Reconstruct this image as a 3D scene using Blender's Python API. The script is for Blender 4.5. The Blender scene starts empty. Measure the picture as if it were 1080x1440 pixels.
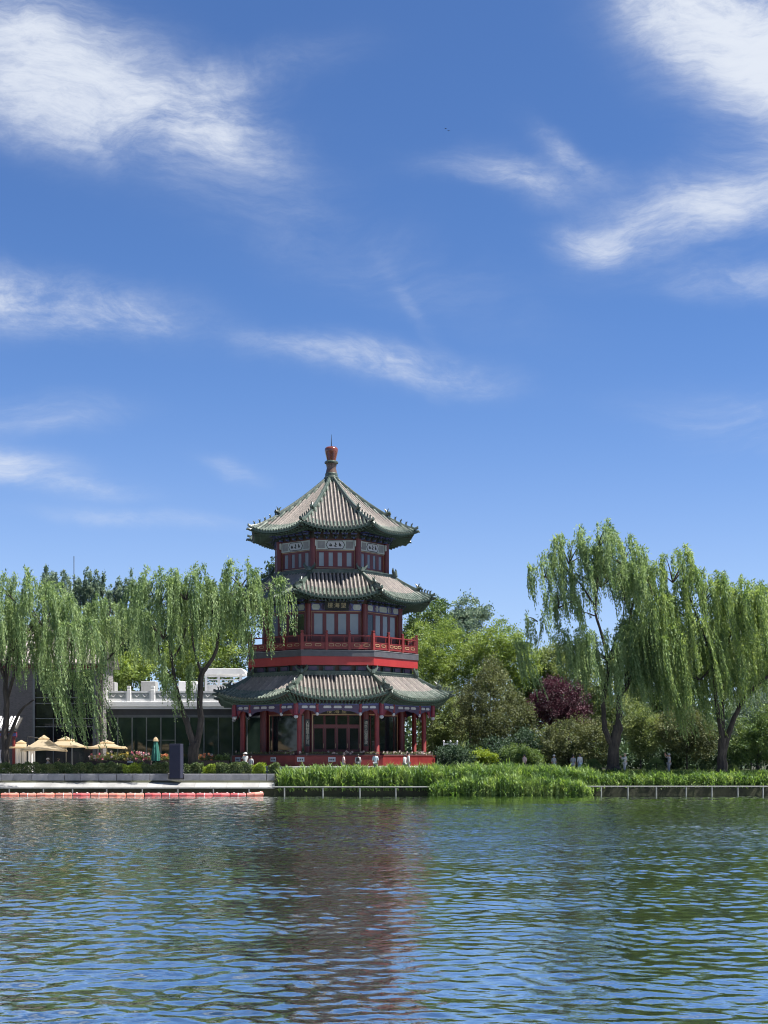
import bpy, bmesh, math, random
import numpy as np
from mathutils import Vector, Matrix
R = math.radians
random.seed(7)
rng = np.random.default_rng(11)
scene = bpy.context.scene
COL = scene.collection

# ---------------------------------------------------------------- camera, sky, sun, exposure
F = 2000.0            # focal length in photo pixels (1440 px tall sensor)
HC = 2.9              # eye height above the water
HY = 1066.0           # horizon row in the photo
G = 1.6               # quay / garden level above the water
cam = bpy.data.cameras.new('camera')
cam.sensor_fit = 'VERTICAL'; cam.sensor_height = 36; cam.lens = 36 * F / 1440
cam.shift_y = (HY - 720) / 1440
cam.clip_start = .1; cam.clip_end = 4000
camo = bpy.data.objects.new('camera', cam); COL.objects.link(camo)
camo.location = (0, 0, HC); camo.rotation_euler = (R(90), 0, 0)
scene.camera = camo
scene.view_settings.view_transform = 'Standard'
scene.view_settings.look = 'None'
scene.view_settings.gamma = 1
scene.view_settings.use_curve_mapping = False
scene.view_settings.exposure = 1.45
scene.cycles.max_bounces = 8
scene.cycles.filter_width = 1.05
scene.cycles.transparent_max_bounces = 4

SUN_EL, SUN_AZ = 61.0, -9.0      # azimuth: degrees from +X towards +Y
sdir = Vector((math.cos(R(SUN_AZ)) * math.cos(R(SUN_EL)), math.sin(R(SUN_AZ)) * math.cos(R(SUN_EL)), math.sin(R(SUN_EL))))
sl = bpy.data.lights.new('sun', 'SUN'); sl.energy = 5.0; sl.angle = R(.5); sl.color = (1, .95, .87)
so = bpy.data.objects.new('sun', sl); COL.objects.link(so)
so.rotation_euler = sdir.to_track_quat('Z', 'Y').to_euler(); so.location = (60, 40, 120)

world = bpy.data.worlds.new('World'); scene.world = world; world.use_nodes = True
def build_sky():
    nt = world.node_tree; N = nt.nodes; L = nt.links; N.clear()
    out = N.new('ShaderNodeOutputWorld')
    sky = N.new('ShaderNodeTexSky'); sky.sky_type = 'NISHITA'; sky.sun_disc = False
    sky.sun_elevation = R(SUN_EL); sky.sun_rotation = R(90 - SUN_AZ)
    sky.air_density = .8; sky.dust_density = 0; sky.ozone_density = 10; sky.altitude = 0
    bg = N.new('ShaderNodeBackground'); bg.inputs[1].default_value = .0515
    tn = N.new('ShaderNodeVectorMath'); tn.operation = 'MULTIPLY'; tn.inputs[1].default_value = (.93, 1.0, 1.1); L.new(sky.outputs[0], tn.inputs[0]); L.new(tn.outputs[0], bg.inputs[0])
    tc = N.new('ShaderNodeTexCoord'); sx = N.new('ShaderNodeSeparateXYZ'); L.new(tc.outputs['Generated'], sx.inputs[0])
    def M(op, a, b=None, c=None, clamp=False):
        m = N.new('ShaderNodeMath'); m.operation = op; m.use_clamp = clamp
        for i, v in enumerate((a, b, c)):
            if v is None: continue
            if isinstance(v, (int, float)): m.inputs[i].default_value = v
            else: L.new(v, m.inputs[i])
        return m.outputs[0]
    az = M('ARCTAN2', sx.outputs[0], sx.outputs[1])
    el = M('ARCSINE', sx.outputs[2])
    cv = N.new('ShaderNodeCombineXYZ'); L.new(az, cv.inputs[0]); L.new(el, cv.inputs[1])
    def noise(vec, scale, detail, rough, mapping=None, dist=0):
        if mapping:
            mp = N.new('ShaderNodeMapping'); L.new(vec, mp.inputs[0])
            mp.inputs['Rotation'].default_value = (0, 0, mapping[2]); mp.inputs['Scale'].default_value = (mapping[0], mapping[1], 1)
            vec = mp.outputs[0]
        n = N.new('ShaderNodeTexNoise'); n.inputs['Scale'].default_value = scale; n.inputs['Detail'].default_value = detail
        n.inputs['Roughness'].default_value = rough; n.inputs['Distortion'].default_value = dist
        L.new(vec, n.inputs['Vector']); return n
    # warp the sky coordinates so that cloud edges come out ragged
    wn = noise(cv.outputs[0], 9, 5, .55)
    vs = N.new('ShaderNodeVectorMath'); vs.operation = 'SUBTRACT'; L.new(wn.outputs['Color'], vs.inputs[0]); vs.inputs[1].default_value = (.5, .5, .5)
    vm = N.new('ShaderNodeVectorMath'); vm.operation = 'MULTIPLY_ADD'; L.new(vs.outputs[0], vm.inputs[0]); vm.inputs[1].default_value = (.06, .036, 0)
    L.new(cv.outputs[0], vm.inputs[2])
    W = vm.outputs[0]
    wisp = noise(W, 7, 10, .66, (1.0, 2.6, R(-14)), .6).outputs[0]
    wisp2 = noise(W, 30, 9, .72, (1.0, 4.5, R(-16)), .4).outputs[0]
    def pix(px, py):
        x, z = (px - 540) / F, (HY - py) / F
        a = math.atan2(x, 1); return a, math.asin(z / math.sqrt(1 + x * x + z * z))
    S = 1 / F
    clouds = [  # px, py, rx, ry, degrees (down to the right positive), density
        (30, 30, 150, 60, 10, .48), (160, 118, 240, 72, 16, .5), (290, 170, 120, 42, 14, .55), (40, 150, 160, 50, 8, .5),
        (1085, 25, 215, 105, 34, 1.35), (1010, 15, 150, 60, 30, .55), (1070, 258, 190, 66, -14, .45), (940, 305, 125, 40, -14, .26),
        (850, 340, 80, 24, 8, .3), (815, 222, 90, 20, 24, .27), (690, 245, 130, 18, 5, .17), (750, 255, 90, 28, 15, .25),
        (60, 420, 185, 40, 4, .8), (190, 440, 80, 18, 8, .4), (540, 512, 165, 28, 9, .52), (430, 492, 90, 16, 14, .25),
        (575, 420, 90, 16, 55, .1), (20, 655, 110, 28, 8, .45), (120, 690, 80, 16, 5, .3), (200, 735, 130, 14, 2, .22),
        (1040, 590, 150, 40, 10, .22), (1060, 395, 110, 26, 5, .35), (325, 660, 50, 18, 20, .18),
        (40, 580, 130, 26, -6, .22), (330, 110, 150, 34, -10, .25), (480, 340, 300, 60, 20, .1)]
    acc = None
    for (px, py, rx, ry, ang, d) in clouds:
        a, e = pix(px, py)
        mp = N.new('ShaderNodeMapping'); mp.vector_type = 'TEXTURE'; L.new(W, mp.inputs[0])
        mp.inputs['Location'].default_value = (a, e, 0); mp.inputs['Rotation'].default_value = (0, 0, R(-ang))
        mp.inputs['Scale'].default_value = (rx * S, ry * S, 1)
        ln = N.new('ShaderNodeVectorMath'); ln.operation = 'DOT_PRODUCT'; L.new(mp.outputs[0], ln.inputs[0]); L.new(mp.outputs[0], ln.inputs[1])
        ex = M('EXPONENT', M('MULTIPLY', M('POWER', ln.outputs['Value'], 1.15), -1.5))
        acc = M('MULTIPLY', ex, d) if acc is None else M('MULTIPLY_ADD', ex, d, acc)
    # the same kind of thin cloud goes on all round the sky outside the view
    far = noise(tc.outputs['Generated'], 2.2, 4, .5).outputs[0]
    side = N.new('ShaderNodeMapRange'); side.interpolation_type = 'SMOOTHSTEP'; L.new(M('ABSOLUTE', az), side.inputs[0])
    side.inputs[1].default_value = .28; side.inputs[2].default_value = .45
    up = N.new('ShaderNodeMapRange'); up.interpolation_type = 'SMOOTHSTEP'; L.new(el, up.inputs[0])
    up.inputs[1].default_value = .52; up.inputs[2].default_value = .7
    outside = M('MAXIMUM', side.outputs[0], up.outputs[0])
    fm = N.new('ShaderNodeMapRange'); fm.interpolation_type = 'SMOOTHSTEP'; L.new(far, fm.inputs[0]); fm.inputs[1].default_value = .5; fm.inputs[2].default_value = .72
    acc = M('MULTIPLY_ADD', M('MULTIPLY', fm.outputs[0], outside), .9, acc)
    def ramp(v, lo, hi):
        r = N.new('ShaderNodeMapRange'); r.interpolation_type = 'SMOOTHSTEP'; L.new(v, r.inputs[0]); r.inputs[1].default_value = lo; r.inputs[2].default_value = hi; return r.outputs[0]
    w1 = ramp(wisp, .26, .74); w2 = ramp(wisp2, .3, .7)
    tex = M('ADD', M('MULTIPLY', w1, M('MULTIPLY_ADD', w2, .65, .8)), .1)
    den = M('MULTIPLY', acc, tex)
    den = M('MULTIPLY', den, M('ADD', den, .55))
    den = M('MULTIPLY', den, 1.5)
    # thin bright air low over the horizon, the same all round
    e2 = M('MULTIPLY', el, 1 / .146)
    low = M('MULTIPLY', M('EXPONENT', M('MULTIPLY', M('MULTIPLY', e2, e2), -1)), .4)
    den = M('ADD', den, low)
    # Beer-like falloff: dense cores go white, thin parts stay a veil
    alpha = M('SUBTRACT', 1, M('EXPONENT', M('MULTIPLY', den, -1.35)))
    bc = N.new('ShaderNodeBackground'); bc.inputs[0].default_value = (.83, .89, 1, 1); bc.inputs[1].default_value = .34
    mx = N.new('ShaderNodeMixShader'); L.new(alpha, mx.inputs[0]); L.new(bg.outputs[0], mx.inputs[1]); L.new(bc.outputs[0], mx.inputs[2])
    L.new(mx.outputs[0], out.inputs[0])
build_sky()

def X(px, Y): return (px - 540) * Y / F
def Z(py, Y): return HC + (HY - py) * Y / F
def P(px, py, Y): return (X(px, Y), Y, Z(py, Y))

# ---------------------------------------------------------------- materials
MAT = {}
def pm(name, c, c2=None, scale=3.0, rough=.6, metal=0.0, bump=0.0, bscale=20.0, spec=.5, detail=4.0, stretch=None, coat=0):
    c = tuple(v * .8 for v in c); c2 = c2 and tuple(v * .8 for v in c2)
    m = bpy.data.materials.new(name); m.use_nodes = True; nt = m.node_tree; N = nt.nodes; L = nt.links
    b = N['Principled BSDF']; b.inputs['Roughness'].default_value = rough; b.inputs['Metallic'].default_value = metal
    b.inputs['Specular IOR Level'].default_value = spec; b.inputs['Coat Weight'].default_value = coat
    b.inputs['Base Color'].default_value = (*c, 1)
    tc = N.new('ShaderNodeTexCoord')
    vec = tc.outputs['Object']
    if stretch:
        mp = N.new('ShaderNodeMapping'); mp.inputs['Scale'].default_value = stretch; L.new(vec, mp.inputs[0]); vec = mp.outputs[0]
    if c2:
        n = N.new('ShaderNodeTexNoise'); n.inputs['Scale'].default_value = scale; n.inputs['Detail'].default_value = detail; n.inputs['Roughness'].default_value = .6
        L.new(vec, n.inputs['Vector'])
        r = N.new('ShaderNodeValToRGB'); r.color_ramp.elements[0].position = .35; r.color_ramp.elements[1].position = .68
        r.color_ramp.elements[0].color = (*c, 1); r.color_ramp.elements[1].color = (*c2, 1)
        L.new(n.outputs[0], r.inputs[0]); L.new(r.outputs[0], b.inputs['Base Color'])
    if bump:
        n = N.new('ShaderNodeTexNoise'); n.inputs['Scale'].default_value = bscale; n.inputs['Detail'].default_value = 5
        L.new(vec, n.inputs['Vector'])
        bp = N.new('ShaderNodeBump'); bp.inputs['Strength'].default_value = bump; bp.inputs['Distance'].default_value = .05
        L.new(n.outputs[0], bp.inputs['Height']); L.new(bp.outputs[0], b.inputs['Normal'])
    MAT[name] = m; return m

def vary_by_object(name, lo, hi):
    m = MAT[name]; N = m.node_tree.nodes; L = m.node_tree.links; b = N['Principled BSDF']; src = b.inputs['Base Color'].links[0].from_socket
    oi = N.new('ShaderNodeObjectInfo'); mr = N.new('ShaderNodeMapRange'); mr.inputs[3].default_value = lo; mr.inputs[4].default_value = hi; L.new(oi.outputs['Random'], mr.inputs[0])
    hs = N.new('ShaderNodeHueSaturation'); L.new(mr.outputs[0], hs.inputs['Value']); L.new(src, hs.inputs['Color']); L.new(hs.outputs[0], b.inputs['Base Color'])
def leafmat(name, dark, mid, light, trans=.35, patch=.5, gain=1.35, vert=1.0):
    dark, mid, light = [tuple(c * gain * .93 for c in q) for q in (dark, mid, light)]
    m = bpy.data.materials.new(name); m.use_nodes = True; nt = m.node_tree; N = nt.nodes; L = nt.links; N.clear()
    out = N.new('ShaderNodeOutputMaterial'); geo = N.new('ShaderNodeNewGeometry'); tc = N.new('ShaderNodeTexCoord')
    n = N.new('ShaderNodeTexNoise'); n.inputs['Scale'].default_value = patch; n.inputs['Detail'].default_value = 3; mp = N.new('ShaderNodeMapping'); mp.inputs['Scale'].default_value = (1, 1, vert); L.new(tc.outputs['Object'], mp.inputs[0]); L.new(mp.outputs[0], n.inputs['Vector'])
    a = N.new('ShaderNodeMath'); a.operation = 'MULTIPLY_ADD'; a.inputs[1].default_value = 2.0; a.inputs[2].default_value = -.75; L.new(n.outputs[0], a.inputs[0])
    s = N.new('ShaderNodeMath'); s.operation = 'MULTIPLY_ADD'; s.inputs[1].default_value = .55; L.new(geo.outputs['Random Per Island'], s.inputs[0]); L.new(a.outputs[0], s.inputs[2])
    r = N.new('ShaderNodeValToRGB'); e = r.color_ramp.elements
    e[0].position = .1; e[0].color = (*dark, 1); e[1].position = .9; e[1].color = (*light, 1)
    k = e.new(.5); k.color = (*mid, 1)
    L.new(s.outputs[0], r.inputs[0])
    d = N.new('ShaderNodeBsdfDiffuse'); L.new(r.outputs[0], d.inputs[0])
    t = N.new('ShaderNodeBsdfTranslucent')
    hs = N.new('ShaderNodeHueSaturation'); hs.inputs['Hue'].default_value = .485; hs.inputs['Saturation'].default_value = 1.15; hs.inputs['Value'].default_value = 1.35
    L.new(r.outputs[0], hs.inputs['Color']); L.new(hs.outputs[0], t.inputs[0])
    mx = N.new('ShaderNodeMixShader'); mx.inputs[0].default_value = trans; L.new(d.outputs[0], mx.inputs[1]); L.new(t.outputs[0], mx.inputs[2])
    g = N.new('ShaderNodeBsdfGlossy'); g.inputs['Roughness'].default_value = .65; g.inputs[0].default_value = (.9, .95, 1, 1)
    m2 = N.new('ShaderNodeMixShader'); m2.inputs[0].default_value = .03; L.new(mx.outputs[0], m2.inputs[1]); L.new(g.outputs[0], m2.inputs[2])
    L.new(m2.outputs[0], out.inputs[0]); MAT[name] = m; return m

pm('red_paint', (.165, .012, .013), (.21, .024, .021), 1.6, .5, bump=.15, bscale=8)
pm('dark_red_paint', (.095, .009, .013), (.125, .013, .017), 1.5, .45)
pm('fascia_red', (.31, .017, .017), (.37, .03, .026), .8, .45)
pm('magenta_paint', (.2, .012, .035), (.15, .012, .028), 4, .45)
pm('gold_paint', (.46, .33, .17), (.38, .27, .14), 4, .4)
pm('gold_letter', (.4, .33, .19), None, 1, .4)
pm('pale_letter', (.5, .47, .39), None, 1, .5)
pm('black_lacquer', (.012, .013, .013), (.02, .022, .02), 2, .35)
pm('tile_body', (.31, .262, .23), (.2, .18, .162), 3.2, .5, bump=.35, bscale=14, stretch=(1, 1, .6))
pm('tile_green', (.06, .09, .072), (.2, .23, .19), 2.6, .34, bump=.3, bscale=14)
pm('pan_tile', (.03, .03, .027), (.06, .055, .048), 2.4, .6, bump=.4, bscale=9)  # near-black colour paints shade into the grooves between the tile rows
pm('ridge_green', (.03, .05, .04), (.09, .115, .095), 2.2, .36, bump=.35, bscale=12)
pm('bracket_green', (.018, .05, .045), (.03, .045, .085), 5, .6)
pm('rafter_green', (.05, .10, .075), (.08, .12, .1), 3, .6)
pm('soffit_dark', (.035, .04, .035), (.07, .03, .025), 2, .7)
pm('beam_purple', (.045, .036, .1), (.08, .045, .11), 4, .55)
pm('beam_white', (.5, .5, .54), (.4, .42, .48), 5, .55)
pm('beam_blue', (.05, .07, .25), (.09, .1, .3), 4, .55)
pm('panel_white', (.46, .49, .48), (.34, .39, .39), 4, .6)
pm('ink', (.02, .022, .025), (.05, .05, .05), 6, .7)
pm('deck_grey', (.06, .06, .072), (.085, .085, .1), 2, .6)
pm('finial_glaze', (.14, .036, .022), (.2, .055, .034), 2.5, .16, coat=.5)
pm('finial_brown', (.1, .06, .045), (.14, .09, .07), 3, .35)
pm('stone_grey', (.26, .26, .26), (.33, .33, .325), 1.6, .75, bump=.3, bscale=10)
pm('stone_panel', (.2, .205, .22), (.27, .27, .285), 2.2, .7, bump=.25, bscale=16)
pm('concrete_pale', (.25, .25, .25), (.36, .36, .355), .8, .75, bump=.2, bscale=12)
pm('white_marble', (.85, .85, .85), (.72, .73, .74), 1.4, .5, bump=.12, bscale=12)
pm('white_paint', (.78, .78, .78), (.7, .7, .71), 1, .5)
pm('steel_pale', (.2, .21, .2), (.27, .28, .27), 3, .5, metal=.2)
pm('frame_grey', (.13, .14, .145), (.17, .175, .18), 2, .45, metal=.3)
pm('slate_grey', (.04, .042, .05), (.06, .062, .07), 1.5, .6)
pm('grey_box', (.3, .31, .31), (.36, .36, .36), 1.3, .6)
pm('roof_pale_tile', (.36, .31, .29), (.27, .25, .24), 2, .7, bump=.3)
pm('navy_fabric', (.008, .011, .034), (.013, .017, .045), 1.6, .75, bump=.15, bscale=6)
pm('cream_canvas', (.74, .62, .44), (.68, .56, .39), 1, .8)
pm('dark_metal', (.03, .03, .032), (.05, .05, .05), 3, .45, metal=.5)
pm('green_canvas', (.015, .12, .095), (.025, .17, .13), 3, .75)
pm('dark_planter', (.03, .022, .02), (.05, .035, .03), 3, .7)
pm('float_red', (.62, .07, .075), (.56, .15, .15), 3, .35)
pm('float_orange', (.66, .17, .12), (.62, .26, .2), 3, .35)
pm('float_white', (.8, .76, .74), (.72, .66, .65), 3, .45)
pm('skin', (.52, .3, .21), (.45, .25, .17), 5, .5)
pm('hair', (.012, .01, .009), (.025, .02, .017), 8, .45)
pm('cloth_white', (.5, .5, .5), (.42, .43, .44), 4, .85)
pm('cloth_blue', (.5, .6, .66), (.42, .52, .6), 4, .85)
pm('cloth_pink', (.72, .5, .5), (.62, .42, .43), 4, .85)
pm('cloth_black', (.015, .015, .018), (.03, .03, .035), 4, .85)
pm('cloth_grey', (.3, .31, .33), (.24, .25, .27), 4, .85)
pm('cloth_navy', (.03, .04, .08), (.045, .055, .1), 4, .85)
pm('bark_dark', (.02, .016, .014), (.06, .05, .042), 3.5, .9, bump=1.0, bscale=9, stretch=(1, 1, .3))
pm('bark_grey', (.04, .035, .03), (.09, .08, .07), 3.5, .9, bump=.8, bscale=9, stretch=(1, 1, .3))
pm('void_shade_stone', (.05, .055, .05), (.1, .1, .09), 1.5, .6, bump=.4, bscale=5)
pm('flower_pink', (.75, .12, .2), (.8, .35, .4), 5, .7)
pm('flower_orange', (.8, .2, .08), (.8, .42, .22), 5, .7)
pm('flower_white', (.5, .45, .43), (.52, .36, .36), 5, .7)
pm('flower_yellow', (.6, .42, .06), (.5, .4, .1), 5, .7)
pm('pavement', (.22, .215, .2), (.28, .27, .26), .7, .8, bump=.2, bscale=6)
pm('soil', (.02, .022, .012), (.04, .045, .02), .6, .95, bump=.6, bscale=4)
pm('lake_bed', (.03, .035, .025), (.04, .045, .03), .3, .95)

def glassmat(name, c, rough=.06, spec=.5, c2=None, scale=.5):
    m = pm(name, c, c2, scale, rough, spec=spec); return m
for n_, lo_, hi_ in (('tile_body', .72, 1.15), ('tile_green', .75, 1.2), ('stone_panel', .85, 1.12), ('concrete_pale', .88, 1.08), ('float_red', .8, 1.15), ('float_orange', .8, 1.15)): vary_by_object(n_, lo_, hi_)
glassmat('dark_glass', (.006, .009, .012), .05, .6, (.014, .02, .024), .8)
glassmat('blind_glass', (.25, .28, .31), .12, .5, (.2, .24, .28), .9)
glassmat('reflection_glass', (.016, .034, .027), .04, .7, (.036, .062, .046), .6)  # green base colour painted in for trees reflected in the wing's glass
glassmat('shade_glass', (.17, .18, .2), .12, .5, (.12, .14, .17), 1.2)

def canvasmat():
    m = MAT['cream_canvas']; nt = m.node_tree; N = nt.nodes; L = nt.links; b = N['Principled BSDF']; out = [n for n in N if n.type == 'OUTPUT_MATERIAL'][0]
    t = N.new('ShaderNodeBsdfTranslucent'); t.inputs[0].default_value = (.82, .68, .47, 1); mx = N.new('ShaderNodeMixShader'); mx.inputs[0].default_value = .6
    L.new(b.outputs[0], mx.inputs[1]); L.new(t.outputs[0], mx.inputs[2]); L.new(mx.outputs[0], out.inputs[0])
canvasmat()
def brickmat():
    m = bpy.data.materials.new('grey_brick'); m.use_nodes = True; nt = m.node_tree; N = nt.nodes; L = nt.links; b = N['Principled BSDF']
    tc = N.new('ShaderNodeTexCoord'); mp = N.new('ShaderNodeMapping'); mp.inputs['Rotation'].default_value = (R(90), 0, 0); L.new(tc.outputs['Object'], mp.inputs[0])
    br = N.new('ShaderNodeTexBrick'); br.inputs['Color1'].default_value = (.085, .08, .085, 1); br.inputs['Color2'].default_value = (.12, .112, .116, 1)
    br.inputs['Mortar'].default_value = (.16, .155, .155, 1); br.inputs['Scale'].default_value = 1; br.inputs['Brick Width'].default_value = .26; br.inputs['Row Height'].default_value = .08
    br.inputs['Mortar Size'].default_value = .008
    L.new(mp.outputs[0], br.inputs['Vector']); L.new(br.outputs[0], b.inputs['Base Color']); b.inputs['Roughness'].default_value = .85
    bp = N.new('ShaderNodeBump'); bp.inputs['Distance'].default_value = .02; L.new(br.outputs['Fac'], bp.inputs['Height']); bp.invert = True; L.new(bp.outputs[0], b.inputs['Normal'])
    MAT['grey_brick'] = m
brickmat()

leafmat('willow_leaf', (.045, .083, .03), (.1, .15, .056), (.175, .228, .1), .48, 1.5, 1.75, .12)
leafmat('willow_leaf_yellow', (.045, .083, .026), (.105, .155, .046), (.18, .23, .08), .48, 1.5, 1.7, .12)
leafmat('leaf_bright', (.055, .09, .018), (.1, .15, .032), (.165, .21, .06), .45, .5, 1.65)
leafmat('leaf_mid', (.035, .07, .018), (.07, .115, .03), (.125, .17, .05), .32, .4)
leafmat('leaf_dark', (.016, .036, .018), (.032, .06, .028), (.06, .095, .04), .22, .5)
leafmat('leaf_bluish', (.045, .07, .052), (.08, .115, .08), (.13, .165, .105), .36, .5, 1.9)
leafmat('leaf_olive', (.034, .046, .017), (.075, .092, .033), (.135, .152, .058), .32, .6, 1.2)
leafmat('leaf_pale', (.05, .075, .025), (.1, .135, .045), (.17, .205, .08), .45, .5, 1.5)
leafmat('leaf_plum', (.02, .007, .010), (.04, .012, .018), (.075, .024, .034), .22, .6)
leafmat('leaf_hedge', (.028, .055, .018), (.06, .09, .03), (.12, .15, .055), .25, 1.2)
leafmat('leaf_lime', (.08, .13, .014), (.14, .2, .02), (.21, .27, .05), .36, 1.2)
leafmat('reed_leaf', (.035, .078, .016), (.09, .16, .034), (.19, .26, .08), .45, .9, 1.4)

# ---------------------------------------------------------------- mesh helpers
def link(name, me, parent=None):
    o = bpy.data.objects.new(name, me); COL.objects.link(o)
    if parent: o.parent = parent
    return o
def tag(o, label=None, cat=None, group=None, kind=None):
    if label: o['label'] = label
    if cat: o['category'] = cat
    if group: o['group'] = group
    if kind: o['kind'] = kind
    return o
def thing(name, label, cat, loc=(0, 0, 0), rz=0, group=None):
    o = bpy.data.objects.new(name, None); COL.objects.link(o); o.location = loc; o.rotation_euler = (0, 0, rz)
    o.empty_display_size = .2
    return tag(o, label, cat, group)

class MB:
    def __init__(s): s.v = []; s.f = []; s.m = []
    def add(s, vs, fs, mi=0):
        n = len(s.v); s.v += [tuple(v) for v in vs]; s.f += [tuple(i + n for i in f) for f in fs]; s.m += [mi] * len(fs); return s
    def box(s, x0, x1, y0, y1, z0, z1, mi=0, rz=0, at=(0, 0, 0)):
        vs = [(x, y, z) for z in (z0, z1) for y in (y0, y1) for x in (x0, x1)]
        if rz:
            c, q = math.cos(rz), math.sin(rz); vs = [(x * c - y * q, x * q + y * c, z) for x, y, z in vs]
        vs = [(x + at[0], y + at[1], z + at[2]) for x, y, z in vs]
        return s.add(vs, [(0, 2, 3, 1), (4, 5, 7, 6), (0, 1, 5, 4), (2, 6, 7, 3), (0, 4, 6, 2), (1, 3, 7, 5)], mi)
    def prism(s, pts, z0, z1, mi=0):
        n = len(pts); vs = [(x, y, z0) for x, y in pts] + [(x, y, z1) for x, y in pts]
        fs = [tuple(reversed(range(n))), tuple(range(n, 2 * n))] + [(i, (i + 1) % n, n + (i + 1) % n, n + i) for i in range(n)]
        return s.add(vs, fs, mi)
    def hprism(s, pts, y0, y1, mi=0):       # outline in x,z given counter-clockwise seen from the front (-y)
        n = len(pts); vs = [(x, y0, z) for x, z in pts] + [(x, y1, z) for x, z in pts]
        fs = [tuple(range(n)), tuple(reversed(range(n, 2 * n)))] + [(i, n + i, n + (i + 1) % n, (i + 1) % n) for i in range(n)]
        return s.add(vs, fs, mi)
    def lathe(s, prof, n=24, mi=0, at=(0, 0, 0), cap=True):
        vs = []; fs = []
        for r, z in prof:
            for i in range(n):
                a = 2 * math.pi * i / n; vs.append((at[0] + r * math.cos(a), at[1] + r * math.sin(a), at[2] + z))
        for k in range(len(prof) - 1):
            for i in range(n):
                j = (i + 1) % n; fs.append((k * n + i, k * n + j, (k + 1) * n + j, (k + 1) * n + i))
        if cap:
            fs.append(tuple(reversed(range(n)))); b = (len(prof) - 1) * n; fs.append(tuple(range(b, b + n)))
        return s.add(vs, fs, mi)
    def tube(s, pts, rad, n=8, mi=0, sq=False):
        pts = [Vector(p) for p in pts]
        if isinstance(rad, (int, float)): rad = [rad] * len(pts)
        vs = []; fs = []; ref = None
        for i, p in enumerate(pts):
            t = (pts[min(i + 1, len(pts) - 1)] - pts[max(i - 1, 0)]).normalized()
            if ref is None: ref = Vector((1, 0, 0)) if abs(t.x) < .8 else Vector((0, 1, 0))
            u = (ref - t * ref.dot(t)).normalized(); w = t.cross(u); ref = u
            for k in range(n):
                a = 2 * math.pi * (k + (.5 if sq else 0)) / n; vs.append(p + (u * math.cos(a) + w * math.sin(a)) * rad[i])
        for i in range(len(pts) - 1):
            for k in range(n):
                j = (k + 1) % n; fs.append((i * n + k, i * n + j, (i + 1) * n + j, (i + 1) * n + k))
        fs.append(tuple(reversed(range(n)))); b = (len(pts) - 1) * n; fs.append(tuple(range(b, b + n)))
        return s.add(vs, fs, mi)
    def ball(s, c, r, mi=0, n=8, sc=(1, 1, 1)):
        m = max(4, n // 2 + 1)
        prof = [(max(1e-4, math.sin(math.pi * k / m)), -math.cos(math.pi * k / m)) for k in range(m + 1)]
        k0 = len(s.v); s.lathe(prof, n, mi)
        for i in range(k0, len(s.v)):
            x, y, z = s.v[i]; s.v[i] = (c[0] + x * r * sc[0], c[1] + y * r * sc[1], c[2] + z * r * sc[2])
        return s
    def mesh(s, name, mats, smooth=False, bevel=0):
        me = bpy.data.meshes.new(name); me.from_pydata(s.v, [], s.f)
        for m in (mats if isinstance(mats, (list, tuple)) else [mats]): me.materials.append(MAT[m])
        me.polygons.foreach_set('material_index', s.m)
        if bevel:
            bm = bmesh.new(); bm.from_mesh(me)
            es = [e for e in bm.edges if e.is_manifold and e.calc_face_angle(0) > .6]
            bmesh.ops.bevel(bm, geom=es, offset=bevel, segments=1, affect='EDGES', clamp_overlap=True)
            bm.to_mesh(me); bm.free()
        if smooth:
            me.polygons.foreach_set('use_smooth', [True] * len(me.polygons))
            try: me.set_sharp_from_angle(angle=R(40))
            except Exception: pass
        me.update(); return me
    def build(s, name, mats, parent=None, smooth=False, bevel=0): return link(name, s.mesh(name, mats, smooth, bevel), parent)

def quads_mesh(name, V, n_per, mats):
    """V: (N, n_per, 3) -> N separate n-gons, built fast"""
    N = V.shape[0]; me = bpy.data.meshes.new(name)
    me.vertices.add(N * n_per); me.vertices.foreach_set('co', np.ascontiguousarray(V, dtype=np.float32).ravel())
    me.loops.add(N * n_per); me.loops.foreach_set('vertex_index', np.arange(N * n_per, dtype=np.int32))
    me.polygons.add(N); me.polygons.foreach_set('loop_start', np.arange(0, N * n_per, n_per, dtype=np.int32))
    me.polygons.foreach_set('loop_total', np.full(N, n_per, dtype=np.int32))
    me.materials.append(MAT[mats]); me.update(calc_edges=True); return me
def unit(a): return a / (np.linalg.norm(a, axis=-1, keepdims=True) + 1e-9)
def leaves(C, D, L, Wd):
    """rhombic leaves at C along D with length L and width Wd"""
    N = len(C); D = unit(D); rv = rng.normal(size=(N, 3)); S = unit(np.cross(D, rv))
    L = np.broadcast_to(L, (N,))[:, None]; Wd = np.broadcast_to(Wd, (N,))[:, None]
    return np.stack([C, C + D * L * .45 + S * Wd * .5, C + D * L, C + D * L * .45 - S * Wd * .5], 1)

def dup(o, parent=None, rz=None, loc=None):
    c = o.copy(); COL.objects.link(c)
    if parent: c.parent = parent
    if rz is not None: c.rotation_euler = (0, 0, rz)
    if loc is not None: c.location = loc
    for ch in list(o.children): dup(ch, c)
    return c
def text_mesh(body, size, mat, depth=.02, name='lettering', vertical=False):
    c = bpy.data.curves.new(name, 'FONT'); c.body = '\n'.join(body) if vertical else body
    c.size = size; c.extrude = depth; c.align_x = 'CENTER'; c.align_y = 'CENTER'; c.space_line = .88
    o = bpy.data.objects.new(name, c); COL.objects.link(o)
    dg = bpy.context.evaluated_depsgraph_get(); me = bpy.data.meshes.new_from_object(o.evaluated_get(dg))
    bpy.data.objects.remove(o); bpy.data.curves.remove(c)
    me.name = name; me.materials.clear(); me.materials.append(MAT[mat]); return me

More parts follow.
